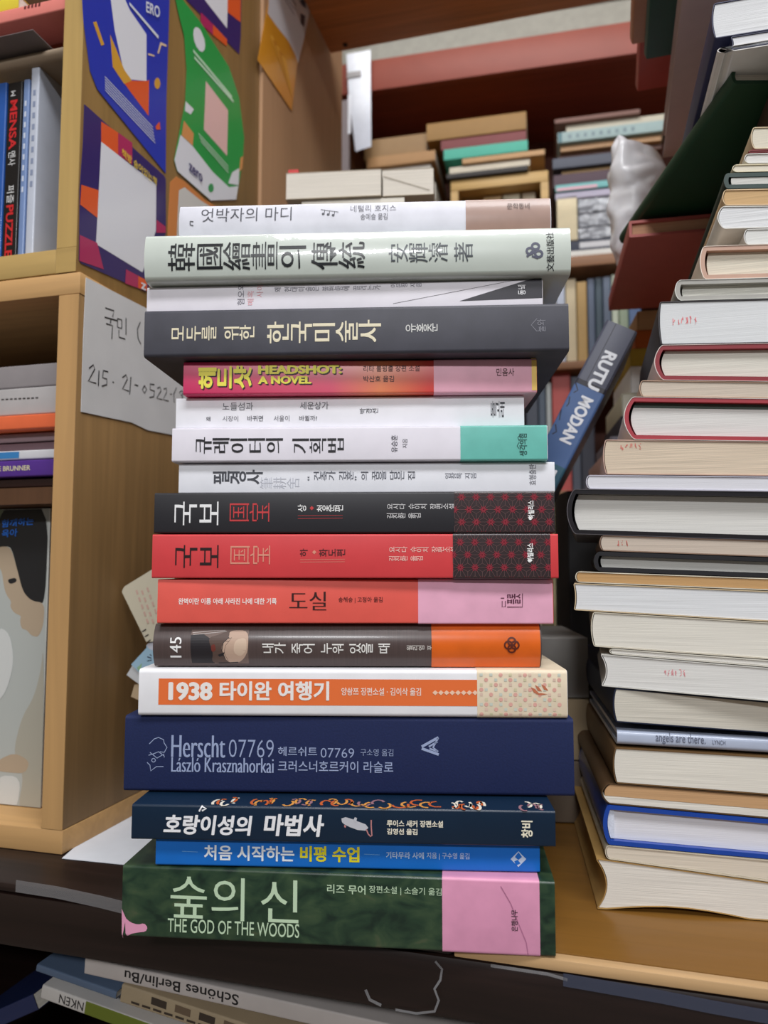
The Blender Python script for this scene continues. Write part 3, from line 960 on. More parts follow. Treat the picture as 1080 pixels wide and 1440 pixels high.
pile_book('paperback_book', 'thick cream paperback under the pale blue spine-out book', (862, 1076), B['c'], B['d'], (112, 84, 52), (228, 222, 206), L=.23, W=.15)
# the one with its spine out
pl = loc_on(PF, 868, 1032)
roll = math.atan2(B['d'](pl.x + .2) - B['d'](pl.x), .2)
T_ = min(B['e'](pl.x) - B['d'](pl.x), B['e'](pl.x + .2) - B['d'](pl.x + .2)) - .0018
Mx = PF @ Matrix.Translation((pl.x, .001, B['d'](pl.x) + .001)) @ Matrix.Rotation(-roll, 4, 'Y') @ Matrix.Translation((.10, 0, 0))
b = Book('hardcover_book', 'slim pale blue hardcover with its lettered spine facing out of the pile', Mx, .20, .14, T_, (182, 192, 214), hard=True, bulge=.0006, r=.0035, rough=.3, coat=.3)
b.text('spine_lettering', [('angels are there.', 'H', 922, 1032, 992, 1048, .004), ('LYNCH', 'H', 1002, 1041, 1020, 1047, .004)], ink((104, 110, 130)), None, .0003)
pile_book('paperback_book', 'greyish cream paperback lying on the pale blue spine-out book', (862, 990), B['e'], B['f'], (24, 34, 60), (206, 198, 180), L=.26, W=.15, amt=.16)
PF = PUP
B = bounds()
_, st = pile_book('paperback_book', 'off-white paperback with a pink stamp, rounded at the spine, in the lower pile', (852, 942), B['f'], B['g'], (216, 214, 208), (224, 223, 218), L=.155, W=.15, bulge=-.003)
st(933, 940, 966, 952, (226, 150, 156), 6)
pile_book('booklet', 'thin white booklet resting on the pink-stamped off-white paperback', (857, 916), B['g'], B['h'], (222, 218, 206), (226, 222, 212), L=.155)
pile_book('paperback_book', 'thick soft cream paperback without stamp, under the white one with worn corners', (831, 884), B['h'], B['i'], (214, 206, 188), (228, 221, 206), L=.155, W=.15)
pile_book('paperback_book', 'cool white paperback with a worn beige cover edge, under a thin tan one', (809, 842), B['i'], B['j'], (216, 194, 158), (226, 230, 234), L=.155, W=.15, bulge=-.001)
pile_book('paperback_book', 'thin tan paged paperback with a white cover, under the small dark covered notebook', (809, 812), B['j'], B['k'], (226, 216, 196), (198, 158, 110), L=.155, W=.15)
pile_book('notebook', 'small notebook with rounded black cover and grey pages', (835, 790), B['k'], B['l'], (26, 25, 30), (196, 194, 186), hard=True, bulge=.0025, L=.155, W=.14)
_, st = pile_book('paperback_book', 'greyed tan paperback pressed under the big black hardcover', (843, 763), B['l'], B['m'], (150, 122, 104), (196, 174, 152), L=.155, W=.14)
st(866, 760, 886, 768, (206, 110, 100), 3)
pile_book('hardcover_book', 'large black hardcover with creamy pages sticking out furthest from the pile', (798, 718), B['m'], B['n'], (28, 24, 28), (230, 226, 218), hard=True, bulge=.004, L=.15, W=.165, jacket=(96, 92, 98), rough=.3, coat=.3, inset=.006)
pile_book('paperback_book', 'thin lilac white paperback lying on the large black hardcover', (824, 678), B['n'], B['o'], (206, 204, 218), (224, 224, 236), L=.155, amt=.04)
_, st = pile_book('paperback_book', 'yellowed tan paperback with red stamp, below the red-spined hardcover', (848, 642), B['o'], B['p'], (206, 172, 156), (214, 188, 156), L=.155, amt=.18)
st(872, 624, 904, 632, (214, 110, 100), 5)
pile_book('hardcover_book', 'white paged hardcover with a red rounded spine and grey green endpaper', (878, 587), B['p'], B['q'], (168, 50, 62), (226, 225, 220), hard=True, bulge=.005, L=.155, endpaper=(.84, (74, 84, 78)), jacket=(226, 220, 214))
pile_book('paperback_book', 'thin tan paperback between the red-spined and the dark red hardcovers', (899, 545), B['q'], B['r'], (192, 160, 136), (202, 182, 158), L=.155)
pile_book('hardcover_book', 'cream paged hardcover with dark red boards, under the thick white paperback', (921, 510), B['r'], B['s'], (140, 36, 46), (226, 221, 204), hard=True, bulge=.004, L=.155, jacket=(224, 206, 200))
_, st = pile_book('paperback_book', 'thick bluish white paperback with a pink stamp, below the grey jacketed book', (926, 452), B['s'], B['t'], (58, 54, 58), (220, 223, 226), L=.155, W=.14, bulge=.001, amt=.05)
st(945, 446, 982, 455, (226, 120, 124), 6)
pile_book('hardcover_book', 'pale book with a loose grey jacket and layered cream pages', (950, 408), B['t'], B['u'], (168, 166, 160), (220, 218, 204), hard=True, bulge=.002, L=.155, W=.13, jacket=(206, 206, 200), amt=.2)
pile_book('hardcover_book', 'pinkish brown hardcover with cream pages and a folded slip inside', (985, 370), B['u'], B['v'], (196, 158, 138), (226, 216, 190), hard=True, bulge=.002, L=.155, W=.12, jacket=(222, 206, 190), amt=.16)
pile_book('booklet', 'small white booklet set back above the pinkish brown hardcover', (1046, 334), B['v'], B['w'], (216, 214, 210), (226, 226, 222), W=.09, L=.155)
pile_book('paperback_book', 'white paperback with layered white pages under a tan bookblock', (1009, 308), B['w'], B['x'], (222, 220, 214), (224, 226, 230), W=.11, L=.155, bulge=.003, amt=.22)
pile_book('paperback_book', 'tan bookblock lying on the layered white paperback', (1016, 280), B['x'], B['x2'], (214, 184, 144), (206, 172, 128), W=.11, L=.155)
pile_book('hardcover_book', 'dark green flat hardcover low in the upper half of the pile', (1018, 257), B['x2'], B['z'], (28, 54, 48), (206, 204, 196), hard=True, W=.11, L=.155, inset=.0006)
pile_book('paperback_book', 'thin cream paperback resting on the dark green flat hardcover', (1030, 240), B['z'], B['z1'], (220, 210, 180), (226, 216, 190), W=.1, L=.155)
pile_book('booklet', 'white dotted booklet below the thin dark red one', (1047, 227), B['z1'], B['z2'], (214, 212, 206), (224, 222, 216), W=.1, L=.155)
pile_book('booklet', 'thin dark red booklet under a pale tan paperback high in the pile', (1053, 217), B['z2'], B['z3'], (132, 44, 48), (150, 70, 66), W=.1, L=.155)
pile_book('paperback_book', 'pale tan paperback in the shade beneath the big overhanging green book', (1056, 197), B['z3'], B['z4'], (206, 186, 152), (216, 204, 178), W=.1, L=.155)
# big green hardcover that overhangs, and what lies on it
pg = hit(1029, 118, Vector((0, .43, 0)), Vector((0, 1, 0)))
zt4 = B['z4'](loc_on(PF, 1075, 178).x)


def head_book(name, label, x, y, z, yaw, L, W, T, col, page, fore=False, **k):
    """a lying book whose head edge faces the viewer, spine on its -x side"""
    M = frame((x, y, z), yaw) @ Matrix.Translation((W if fore else 0, L / 2, 0)) @ Matrix.Rotation(R(90 if fore else -90), 4, 'Z')
    return Book(name, label, M, L, W, T, col, page=page, **k)


zg = pg.z
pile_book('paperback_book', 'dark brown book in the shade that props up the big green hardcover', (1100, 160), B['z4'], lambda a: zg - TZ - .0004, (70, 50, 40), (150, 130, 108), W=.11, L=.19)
tg_ = hit(1030, 95, Vector((0, .43, 0)), Vector((0, 1, 0))).z - zg
b = head_book('hardcover_book', 'big dark green hardcover overhanging the pile, its underside showing', pg.x, .43, zg, 0.5, .222, .16, tg_, (20, 62, 40), (226, 214, 192), hard=True, bulge=.002, rough=.5)
UE = lambda x0, y0, x1, y1: edge(x0, y0, x1, y1)
zgt = zg + tg_ - TZ
u0 = lambda a: zgt + .0006
u1, u2, u3 = UE(1010, 73, 1080, 61.5), UE(1030, 50, 1080, 42), UE(1001, 4, 1080, -10)
pile_book('paperback_book', 'white paperback lying directly on the big green hardcover', (1011, 90), u0, u1, (216, 214, 212), (222, 224, 228), W=.12, L=.18)
pile_book('paperback_book', 'white paperback with a rounded spine and navy cover, near the top of the pile', (1030, 65), u1, u2, (34, 38, 72), (222, 223, 228), W=.11, L=.19, bulge=-.001)
pile_book('paperback_book', 'thick grey-white paperback with a navy cover, highest in view on the pile', (1001, 28), u2, u3, (40, 44, 80), (216, 217, 220), W=.13, L=.19, amt=.14)
ztop = u3(loc_on(PF, 1040, 0).x) + TZ
pb = hit(932, 222, Vector((0, .75, 0)), Vector((0, 1, 0)))
zbp = max(pb.z, ztop + .001)
dY = .75 * (zbp - CAM.z) / (pb.z - CAM.z)
pb = hit(932, 222, Vector((0, dY, 0)), Vector((0, 1, 0)))
yw = 17
dirv = Vector((math.sin(R(yw)), math.cos(R(yw)), 0))
L_ = .27
q = Vector((pb.x, pb.y, 0)) - dirv * L_
head_book('hardcover_book', 'bulky brownish pink book jutting out overhead, its grey underside and page edges showing', q.x, q.y, pb.z, yw, L_, .19, .026, (196, 178, 172), (196, 172, 150), fore=True, hard=True, rough=.4, coat=.2)
zz_ = pb.z + .027
for (px, py, T, col, lab, wd) in [(906, 84, .016, (24, 70, 60), 'dark green spine with tiny white lettering, overhead beside the brick red book', .12),
                                  (886, 63, .018, (176, 122, 92), 'tan brown book end jutting out overhead beside the dark green spine', .1), (894, 129, .020, (172, 70, 60), 'brick red book jutting out overhead beyond the brownish pink one', .16)]:
    k = hit(px, py, Vector((0, 0, zz_)), Vector((0, 0, 1)))
    yw = 17
    dv = Vector((math.sin(R(yw)), math.cos(R(yw)), 0))
    L2 = .20
    o = Vector((k.x, k.y, 0)) - dv * L2
    b = head_book('hardcover_book', lab, o.x, o.y, zz_, yw, L2, wd, T, col, (190, 170, 150), rough=.45, bulge=.002)
    if col[0] == 24:
        for_, F = letters('문학', 'H', .01)
        g = G()
        g.add([(b.L / 2 - .012 - .022 * 0 + .010 * (v - 1) , b.f(b.T * .5) - .0003, b.T * .25 + b.T * .5 * u) for u, v, k_ in for_], F)
        g.obj('spine_lettering', ink((200, 210, 200)), b.root, smooth=False)
    zz_ += T + .0008

# books further back behind the pile
RB = hit(857, 437, Vector((0, .80, 0)), Vector((0, 1, 0)))
yw = 11.5
dv = Vector((math.sin(R(yw)), math.cos(R(yw)), 0))
base = TZ + .0006
back_pile = [((872, 800), .080, (30, 34, 44), 'dark slate book at the foot of the shaded back pile', .76), ((848, 690), .05, (60, 52, 48), 'dark brown thick book low in the shaded back pile', .76),
             ((848, 610), None, (70, 72, 82), 'grey slate book in the shaded back pile, beside the leaning grey and blue spine', .76)]


def far_book(px, py, Y, T, z, col, lab, W=.2, L=.17, page=(200, 186, 160), yaw=11.5):
    """book whose far lower edge shows at (px, py); its underside at height z"""
    k = hit(px, py, Vector((0, 0, z)), Vector((0, 0, 1))) if abs(ray(px, py).z) > .05 and z > CAM.z + .03 else hit(px, py, Vector((0, Y, 0)), Vector((0, 1, 0)))
    return k


spec = [(855, 697, 690, (44, 42, 48), 'dark grey thick volume at the foot of the pile behind the page-edge pile'), (846, 640, 690, (196, 160, 150), 'pinkish buff volume behind the page-edge pile'),
        (858, 613, 690, (128, 124, 134), 'lilac grey volume behind the page-edge pile'), (872, 585, 690, (58, 58, 66), 'charcoal volume behind the page-edge pile'),
        (874, 553, 690, (206, 204, 180), 'pale cream volume behind the page-edge pile'), (886, 515, 690, (228, 228, 226), 'white block-like volume behind the page-edge pile'),
        (886, 490, 690, (176, 150, 60), 'mustard volume behind the page-edge pile'), (893, 464, 690, (176, 92, 44), 'rusty orange volume behind the page-edge pile'),
        (896, 437, 690, (186, 150, 110), 'buff volume right under the brick red overhanging one')]
Yb = .775
zb_ = base
n_ = Vector((math.sin(R(8)), math.cos(R(8)), 0))
for (px, ytop, _, col, lab) in spec:
    h0 = hit(px, ytop, Vector((.25, Yb, 0)), n_)
    T = h0.z - zb_ - .0006
    head_book('paperback_book', lab, h0.x, h0.y, zb_, 9, .12, .15, T, col, tuple(int(v * .95) for v in col), rough=.6)
    zb_ += T + .0006
kk = hit(856, 437, Vector((0, 0, zb_ + .0005)), Vector((0, 0, 1)))
kn = hit(885, 334, Vector((0, 0, zb_ + .0005)), Vector((0, 0, 1)))
dv = (kk - kn).normalized()
yw = math.degrees(math.atan2(dv.x, dv.y))
Lb = (kk - kn).length
rt = min(.014, zg - zb_ - .0025)
o = Vector((kk.x, kk.y, 0)) - dv * Lb
head_book('hardcover_book', 'brick red overhanging volume under the crumpled white bag', o.x, o.y, zb_ + .0005, yw, Lb, .17, rt, (176, 88, 82), (196, 150, 120), hard=True, rough=.5)
zbag = zb_ + rt + .0012

# crumpled white plastic bag
from mathutils import noise
bm = bmesh.new()
bmesh.ops.create_icosphere(bm, subdivisions=6, radius=1)
Yg = .755
bt = hit(880, 190, Vector((0, Yg, 0)), Vector((0, 1, 0)))
bc_ = Vector((hit(897, 262, Vector((0, Yg, 0)), Vector((0, 1, 0))).x, Yg, (zbag + bt.z) / 2))
hz = (bt.z - zbag) / 2
for v in bm.verts:
    p = v.co.copy()
    q_ = Vector((abs(p.x) ** .7 * (1 if p.x > 0 else -1), p.y, abs(p.z) ** .7 * (1 if p.z > 0 else -1)))
    q_ = Vector((q_.x * .030, q_.y * .022, q_.z * hz * .92))
    if p.z > 0:
        q_.z += hz * .22 * p.z * (1 if p.x < -.25 else -.25) * min(1, abs(p.x + .25) * 3)
    if p.z < 0:
        q_.x = q_.x * (1 + .35 * p.z) + .006 * p.z
    d = noise.noise(q_ * 42 + Vector((3, 1, 7))) * .006 - (.22 - abs(noise.noise(q_ * 48 + Vector((9, 2, 4))))) * .006
    q_ += p.normalized() * d
    q_.z = max(q_.z, -hz)
    v.co = q_
me = bpy.data.meshes.new('plastic_bag')
bm.to_mesh(me)
bm.free()
me.materials.append(mat((246, 248, 255), .35, coat=.4, amt=.02))
bag = bpy.data.objects.new('plastic_bag', me)
COL.objects.link(bag)
bag.location = (bc_.x, bc_.y, zbag + hz + .0006)
for p in me.polygons:
    p.use_smooth = True
tag(bag, 'crumpled white plastic bag wedged behind the big green hardcover', 'bag')

# ---- leaning graphic novel between the two piles
Yr = .565
nr = Vector((math.sin(R(12.5)), math.cos(R(12.5)), 0))
pr_ = hit(862, 470, Vector((0, Yr, 0)), Vector((0, 1, 0)))
top, dn = hit(875, 458, pr_, nr), hit(735, 729, pr_, nr)
xd = (dn - top).normalized()
zd = xd.cross(nr)
T = 46 / FPX * .575
Lr = .262
o = top + xd * (Lr / 2) - zd * (T / 2)
M = Matrix(((xd.x, nr.x, zd.x, o.x), (xd.y, nr.y, zd.y, o.y), (xd.z, nr.z, zd.z, o.z), (0, 0, 0, 1)))
b = Book('comic_book', 'grey and blue comic book spine leaning between the tall stack and the page-edge pile', M, Lr, .11, T, (78, 80, 96), hard=True, r=.002, rough=.4)
h = Lr / 2
s1, s2 = -h + .054, -h + .118
pn = b.place([([(s1, 0), (s2, 0), (s2, T), (s1, T)], [[0, 1, 2, 3]], 1, 0), ([(s2, 0), (h, 0), (h, T), (s2, T)], [[0, 1, 2, 3]], 2, 0), ([(s1 - .004, 0), (s1, 0), (s1, T), (s1 - .004, T)], [[0, 1, 2, 3]], 0, 0),
              ([(-h, T * .3), (s1 - .004, T * .3), (s1 - .004, T * .32), (-h, T * .32)], [[0, 1, 2, 3]], 0, 0), ([(-h, T * .93), (s1, T * .93), (s1, T * .95), (-h, T * .95)], [[0, 1, 2, 3]], 0, 0)]
             + [(*strip([(s1 + .012 * k, T * (.02 + .05 * (k % 2))), (s1 + .012 * k + .005, T * (.2 - .06 * (k % 3))), (s1 + .012 * k + .008, T * .12)], .0009), 0, .00005) for k in range(5)],
             'spine_artwork', [ink((40, 38, 48)), ink((70, 98, 146)), ink((48, 90, 108))])
for t, a0_, a1_ in [('RUTU', .022, .054), ('MODAN', .061, .100), ('TU', .122, .140)]:
    V, F = letters(t, 'H', .045)
    b.place([([(-h + a0_ + (a1_ - a0_) * u, T * (.38 + .40 * v), k) for u, v, k in V], F, 0, 0)], 'title_lettering', ink((226, 228, 234)), pn, .0003)
# what it leans on, behind the stack
zs_ = TZ + .0006
zrest = min((M @ Vector((h, 0, 0))).z, (M @ Vector((h, 0, T))).z) - .0008
for k, (col, lab) in enumerate([((112, 98, 84), 'brown grey book at the foot of the low pile behind the tall stack'), ((170, 150, 120), 'buff book in the middle of the low pile behind the tall stack'), ((150, 146, 142), 'grey book topping the low pile behind the tall stack')]):
    T3 = (zrest - TZ - .0006) / 3
    mid = M @ Vector((h, 0, T / 2))
    Mk = frame((mid.x + .02, mid.y - .012, zs_), 4)
    Book('thick_book', lab, Mk, .14, .12, T3 - .0006, col, rough=.6)
    zs_ += T3
for px0, px1, pt, Y_, col, lab in [(776, 787, 690, .76, (206, 192, 150), 'pale yellow upright book in the gap behind the tall stack'), (787.5, 797, 758, .76, (112, 136, 116), 'grey green upright book in the gap behind the tall stack'),
                                   (798, 846, 690, .705, (22, 21, 24), 'thick black upright volume in the dark gap between the two piles')]:
    n1 = Vector((0, 1, 0))
    tp, tq = hit(px0, pt, Vector((0, Y_, 0)), n1), hit(px1, pt, Vector((0, Y_, 0)), n1)
    Lk = tp.z - TZ - .0008
    Mk = Matrix(((0, 0, 1, tp.x), (0, 1, 0, Y_), (-1, 0, 0, TZ + .0006 + Lk / 2), (0, 0, 0, 1)))
    Book('thick_book' if px1 > 800 else 'paperback_book', lab, Mk, Lk, .06, tq.x - tp.x - .0004, col, rough=.6)


# ================================================================== what stands in the two bookcases
def px_box(M, x0, x1, y0, y1, d):          # photo rectangle -> local x0, x1, z0, z1 on the plane y = d
    xm, ym = (x0 + x1) / 2, (y0 + y1) / 2
    return loc_on(M, x0, ym, d).x, loc_on(M, x1, ym, d).x, loc_on(M, xm, y1, d).z, loc_on(M, xm, y0, d).z


def standing(M, name, lab, x0, x1, ytop, zb, d, W, col, cat='book', zmax=None, **k):
    """upright book, spine out; x pixels at its middle, top pixel, standing at local height zb"""
    zt = loc_on(M, (x0 + x1) / 2, ytop, d).z
    zt = min(zt, zmax) if zmax else zt
    a0, a1 = loc_on(M, x0, ytop + 60, d).x, loc_on(M, x1, ytop + 60, d).x
    L = zt - zb - .0005
    Mk = M @ Matrix(((0, 0, 1, a0), (0, 1, 0, d), (-1, 0, 0, zb + .0004 + L / 2), (0, 0, 0, 1)))
    return Book(name, lab, Mk, L, W, a1 - a0 - .0004, col, cat=cat, **k)


def lying(M, name, lab, xa, xb, ytop, zb, d, W, col, fore=False, cat='book', xpx=True, **k):
    """flat book, spine (or fore-edge) out; returns its top height"""
    if xpx:
        xm = (xa + xb) / 2
        xa, xb, zt = loc_on(M, xa, ytop, d).x, loc_on(M, xb, ytop, d).x, loc_on(M, xm, ytop, d).z
    else:
        zt = ytop
    Mk = M @ Matrix.Translation(((xa + xb) / 2, d, zb + .0005))
    if fore:
        Mk = M @ Matrix.Translation(((xa + xb) / 2, d + W, zb + .0005)) @ Matrix.Rotation(R(180), 4, 'Z')
    b = Book(name, lab, Mk, xb - xa, W, zt - zb - .0009, col, cat=cat, **k)
    return b, zt


def on_plane_text(M, d, quad, t, mode, bold=0.0):
    """lettering laid in a four-cornered pixel area (bl, br, tr, tl) of the plane y = d"""
    Q = [loc_on(M, x, y, d) for x, y in quad]
    V, F = letters(t, mode, bold)
    P = []
    for u, v, k in V:
        lo = Q[0].lerp(Q[1], u)
        hi = Q[3].lerp(Q[2], u)
        P.append(lo.lerp(hi, v))
    return [(p.x, d, p.z) for p in P], F


XE = -.0175
# lower compartment: large picture book facing out
d = .035
x0, x1, z0, z1 = px_box(BF, -60, 64, 707, 1152, d)
zb = .0162
x1, z1 = min(x1, XE - .0008), min(z1, zs - .0012)
pbk = Matrix(((0, 1, 0, x1 - .19), (0, 0, 1, d), (1, 0, 0, zb + (z1 - zb) / 2), (0, 0, 0, 1)))
b = Book('picture_book', 'large photo book facing out of the lowest compartment, a dark-haired child on its cover', BF @ pbk, z1 - zb, .19, .012, (206, 208, 204), rough=.3, coat=.3)


def pic(polys):
    g = G()
    for k, (pts, mi) in enumerate(polys):
        P = [loc_on(BF, x, y, d - .0001 - k * .00003) for x, y in (rounded(pts) if k else pts)]
        inv = pbk.inverted()
        g.add([inv @ Vector((max(min(p.x, x1), x1 - .19), d - .0001 - k * .00003, min(max(p.z, zb + .0003), z1 - .0003))) for p in P], [list(range(len(P)))], mi)
    return g


g = pic([([(-20, 705), (69, 705), (57, 1158), (-20, 1158)], 0), ([(-5, 705), (16, 705), (10, 760), (0, 780), (-5, 790)], 5),
         ([(12, 707), (68.5, 707), (64, 848), (52, 848), (40, 842), (30, 830), (24, 800), (16, 770), (8, 768), (-5, 775), (-5, 735)], 1),
         ([(-5, 770), (8, 768), (16, 772), (24, 800), (32, 832), (44, 845), (63, 848), (61, 880), (54, 896), (44, 894), (38, 886), (30, 884), (28, 872), (30, 866), (20, 862), (14, 853), (16, 846), (10, 838), (6, 828), (2, 800), (-5, 798)], 2),
         ([(10, 815), (22, 812), (24, 818), (14, 822)], 1),
         ([(58, 940), (61, 905), (63, 1080), (58, 1150), (24, 1140), (34, 1090), (18, 1060), (30, 1010), (48, 980)], 3), ([(-5, 1070), (20, 1058), (42, 1070), (36, 1088), (10, 1086), (-5, 1084)], 2),
         ([(-5, 1090), (30, 1092), (24, 1140), (-5, 1138)], 4), ([(32, 1140), (57, 1142), (56, 1156), (-5, 1152), (-5, 1148)], 6), ([(-5, 880), (14, 890), (20, 930), (10, 970), (-5, 990)], 4)])
g.obj('cover_photo', [ink((186, 190, 186)), ink((38, 38, 40)), ink((186, 166, 142)), ink((178, 174, 160)), ink((214, 216, 214)), ink((120, 132, 110)), ink((92, 84, 74))], b.root, fix=False, smooth=False)['label'] = 'photo of a child in profile'
g = G()
for q_, t in [([(2, 742), (47, 738), (48, 727), (3, 731)], '함께하는'), ([(2, 756), (24, 754), (25, 743), (3, 745)], '육아')]:
    V, F = on_plane_text(BF, d - .0006, q_, t, 'H', .02)
    g.add([pbk.inverted() @ Vector(v) for v in V], F)
g.obj('title_lettering', ink((40, 110, 210)), b.root, fix=False, smooth=False)
# middle compartment: flat books
zc = SH1
xR = XE - .0006
rows = [(672, .014, (46, 26, 24), 'dark maroon flat book at the foot of the middle compartment', None), (646, .010, (86, 50, 140), 'purple flat book with pale capitals on its spine in the middle compartment', 'p'),
        (632, .012, (212, 212, 216), 'thin white flat book with a blue label on its spine', 'w'), (622, .02, (120, 96, 104), 'mauve grey flat book just above the blue-labelled one', None),
        (608, .02, (150, 128, 134), 'pale mauve flat book under the orange one', None), (582, .010, (236, 112, 70), 'orange flat book in the middle compartment', None),
        (544, .014, (186, 182, 182), 'pale grey flat book with a line of small dark lettering', 't'), (512, .016, (150, 144, 146), 'plain grey flat book topping the middle compartment', None)]
for yt, d, col, lab, kind in rows:
    zt = loc_on(BF, 40, yt, d).z
    b, zt = lying(BF, 'paperback_book', lab, xR - .20, xR, zt, zc, d, .14, col, xpx=False, rough=.4)
    if kind == 'p':
        b.text('spine_lettering', [('E BRUNNER', 'H', -2, 655, 43, 662, .02)], ink((214, 206, 170)))
    if kind == 'w':
        b.place([b.rect(-10, 636, 27, 645)], 'spine_label', ink((60, 130, 190)))
    if kind == 't':
        it = []
        for k in range(9):
            it.append(b.line([(2 + k * 6, 562 - k * .3), (6 + k * 6, 561.8 - k * .3)], .0011))
        b.place(it, 'spine_lettering', ink((70, 66, 66)))
    zc = zt
# upper compartment: upright books
zu = .0004 + HB + .0006 + .018
UFh = BF
for x0, x1, yt, d, col, lab, W in [(-14, 8, 118, .010, (40, 90, 170), 'blue upright book at the edge of the upper compartment', .14), (9, 30, 116, .010, (22, 20, 22), 'black upright book with red capitals in the upper compartment', .14),
                                   (31, 40, 112, .010, (120, 144, 190), 'narrow light blue upright book beside the black one', .14), (42, 54, 95, .010, (196, 202, 216), 'tall pale grey upright book nearest the yellow bookcase side', .15)]:
    b = standing(UFh, 'paperback_book', lab, x0, x1, yt, zu, d, W, col, rough=.35, coat=.15)
    h = b.L / 2
    if col[0] == 22:
        it = []
        for t, a0_, a1_, mi, bo, md in [('MENSA', .10, .38, 0, .03, 'H'), ('멘사', .39, .47, 1, .0, 'H'), ('퍼즐', .58, .68, 1, .0, 'H'), ('PUZZLE', .69, .98, 0, .03, 'H')]:
            V, F = letters(t, md, bo)
            it.append(([(-h + b.L * (a0_ + (a1_ - a0_) * u), b.T * (.22 + .5 * v), k) for u, v, k in V], F, mi, 0))
        V, F = letters('Σ', 'R', .03)
        it.append(([(-h + b.L * (.045 + .035 * u), b.T * (.25 + .45 * v), k) for u, v, k in V], F, 1, 0))
        b.place(it, 'spine_lettering', [ink((206, 40, 44)), ink((226, 226, 226))])
    elif col[0] in (120, 196):
        it = [(*strip([(-h + b.L * (.12 + .06 * k), b.T * .5), (-h + b.L * (.15 + .06 * k), b.T * .5)], b.T * .32), 0, 0) for k in range(9)]
        b.place(it, 'spine_lettering', ink((140, 150, 176) if col[0] == 196 else (206, 214, 230)))
xU = XU - .0178
zt = max(loc_on(BF, 48, 94, .008).z, zu) + .0006
b, zt = lying(BF, 'thick_book', 'taupe flat book lying across the upright books', xU - .20, xU, loc_on(BF, 40, 70, .004).z, zt, .004, .13, (150, 132, 112), xpx=False, bulge=.004, rough=.6)
b, zt2 = lying(BF, 'magazine', 'dull grey magazine with a lifted corner on top of the taupe flat book', xU - .20, loc_on(BF, 46, 44, -.012).x, loc_on(BF, 20, 46, -.012).z, zt, -.012, .15, (112, 104, 104), xpx=False, rough=.6)
zsal = max(loc_on(BF, 40, 25, .002).z, zt2 + .005, zt + .005)
b, zt3 = lying(BF, 'paperback_book', 'rusty orange flat book under the salmon pink one', xU - .20, xU, zsal - .0004, max(zt2, zt) + .0004, .03, .11, (120, 52, 30), xpx=False)
b, zt4_ = lying(BF, 'paperback_book', 'salmon pink flat book high in the upper compartment', xU - .16, xU, zsal + .011, zsal, .002, .13, (226, 132, 122), xpx=False, rough=.5)
it = [b.line([(34 + k * 5, 10.5 - k), (37 + k * 5, 10 - k)], .003) for k in range(5)]
b.place(it, 'spine_lettering', ink((110, 50, 50)))
lying(BF, 'paperback_book', 'yellow flat book on the salmon pink one', xU - .2, loc_on(BF, 26, 0, .004).x, zt4_ + .012, zt4_, .004, .12, (226, 206, 66), xpx=False)

# ================================================================== stickers and papers on the bookcase sides


def sticker(name, lab, cat, x, outline, layers, mats, texts=(), group=None):
    """thin sheet on the side plane; outline and layers are pixel polygons of the photo"""
    P = [on_side(px, py, x) for px, py in outline]
    c = (sum(p[0] for p in P) / len(P), sum(p[1] for p in P) / len(P))
    M = BF @ Matrix.Translation((x, c[0], c[1]))
    root = thing(name, lab, cat, M, group)
    G().ext([(p[0] - c[0], p[1] - c[1]) for p in P], lambda p, q, t: (t, p, q), -.0003, 0).obj('sheet', mats[0], root, smooth=False)
    g = G()
    for k, (poly, mi) in enumerate(layers):
        Q = [on_side(px, py, x) for px, py in poly]
        g.add([(.00006 + k * .00003, p[0] - c[0], p[1] - c[1]) for p in Q], [list(range(len(Q)))], mi)
    if layers:
        g.obj('printed_design', mats, root, fix=False, smooth=False)
    g = G()
    for quad, t, mode, bold, mi in texts:
        Q = [Vector((0, *on_side(px, py, x))) for px, py in quad]
        V, F = letters(t, mode, bold)
        P2 = []
        for u, v, k in V:
            p = Q[0].lerp(Q[1], u).lerp(Q[3].lerp(Q[2], u), v)
            P2.append((.0009 + k * 1.5e-5, p.y - c[0], p.z - c[1]))
        g.add(P2, F, mi)
    if texts:
        g.obj('lettering', mats, root, fix=False, smooth=False)
    return root, c


def lines(pts_l, pts_r, n, wd):
    """n rows of print between two edges"""
    out = []
    for k in range(n):
        f = (k + .5) / n
        l = (pts_l[0][0] + (pts_l[1][0] - pts_l[0][0]) * f, pts_l[0][1] + (pts_l[1][1] - pts_l[0][1]) * f)
        r = (pts_r[0][0] + (pts_r[1][0] - pts_r[0][0]) * f, pts_r[0][1] + (pts_r[1][1] - pts_r[0][1]) * f)
        out.append([(l[0], l[1] - wd), (r[0], r[1] - wd), (r[0], r[1] + wd), (l[0], l[1] + wd)])
    return out


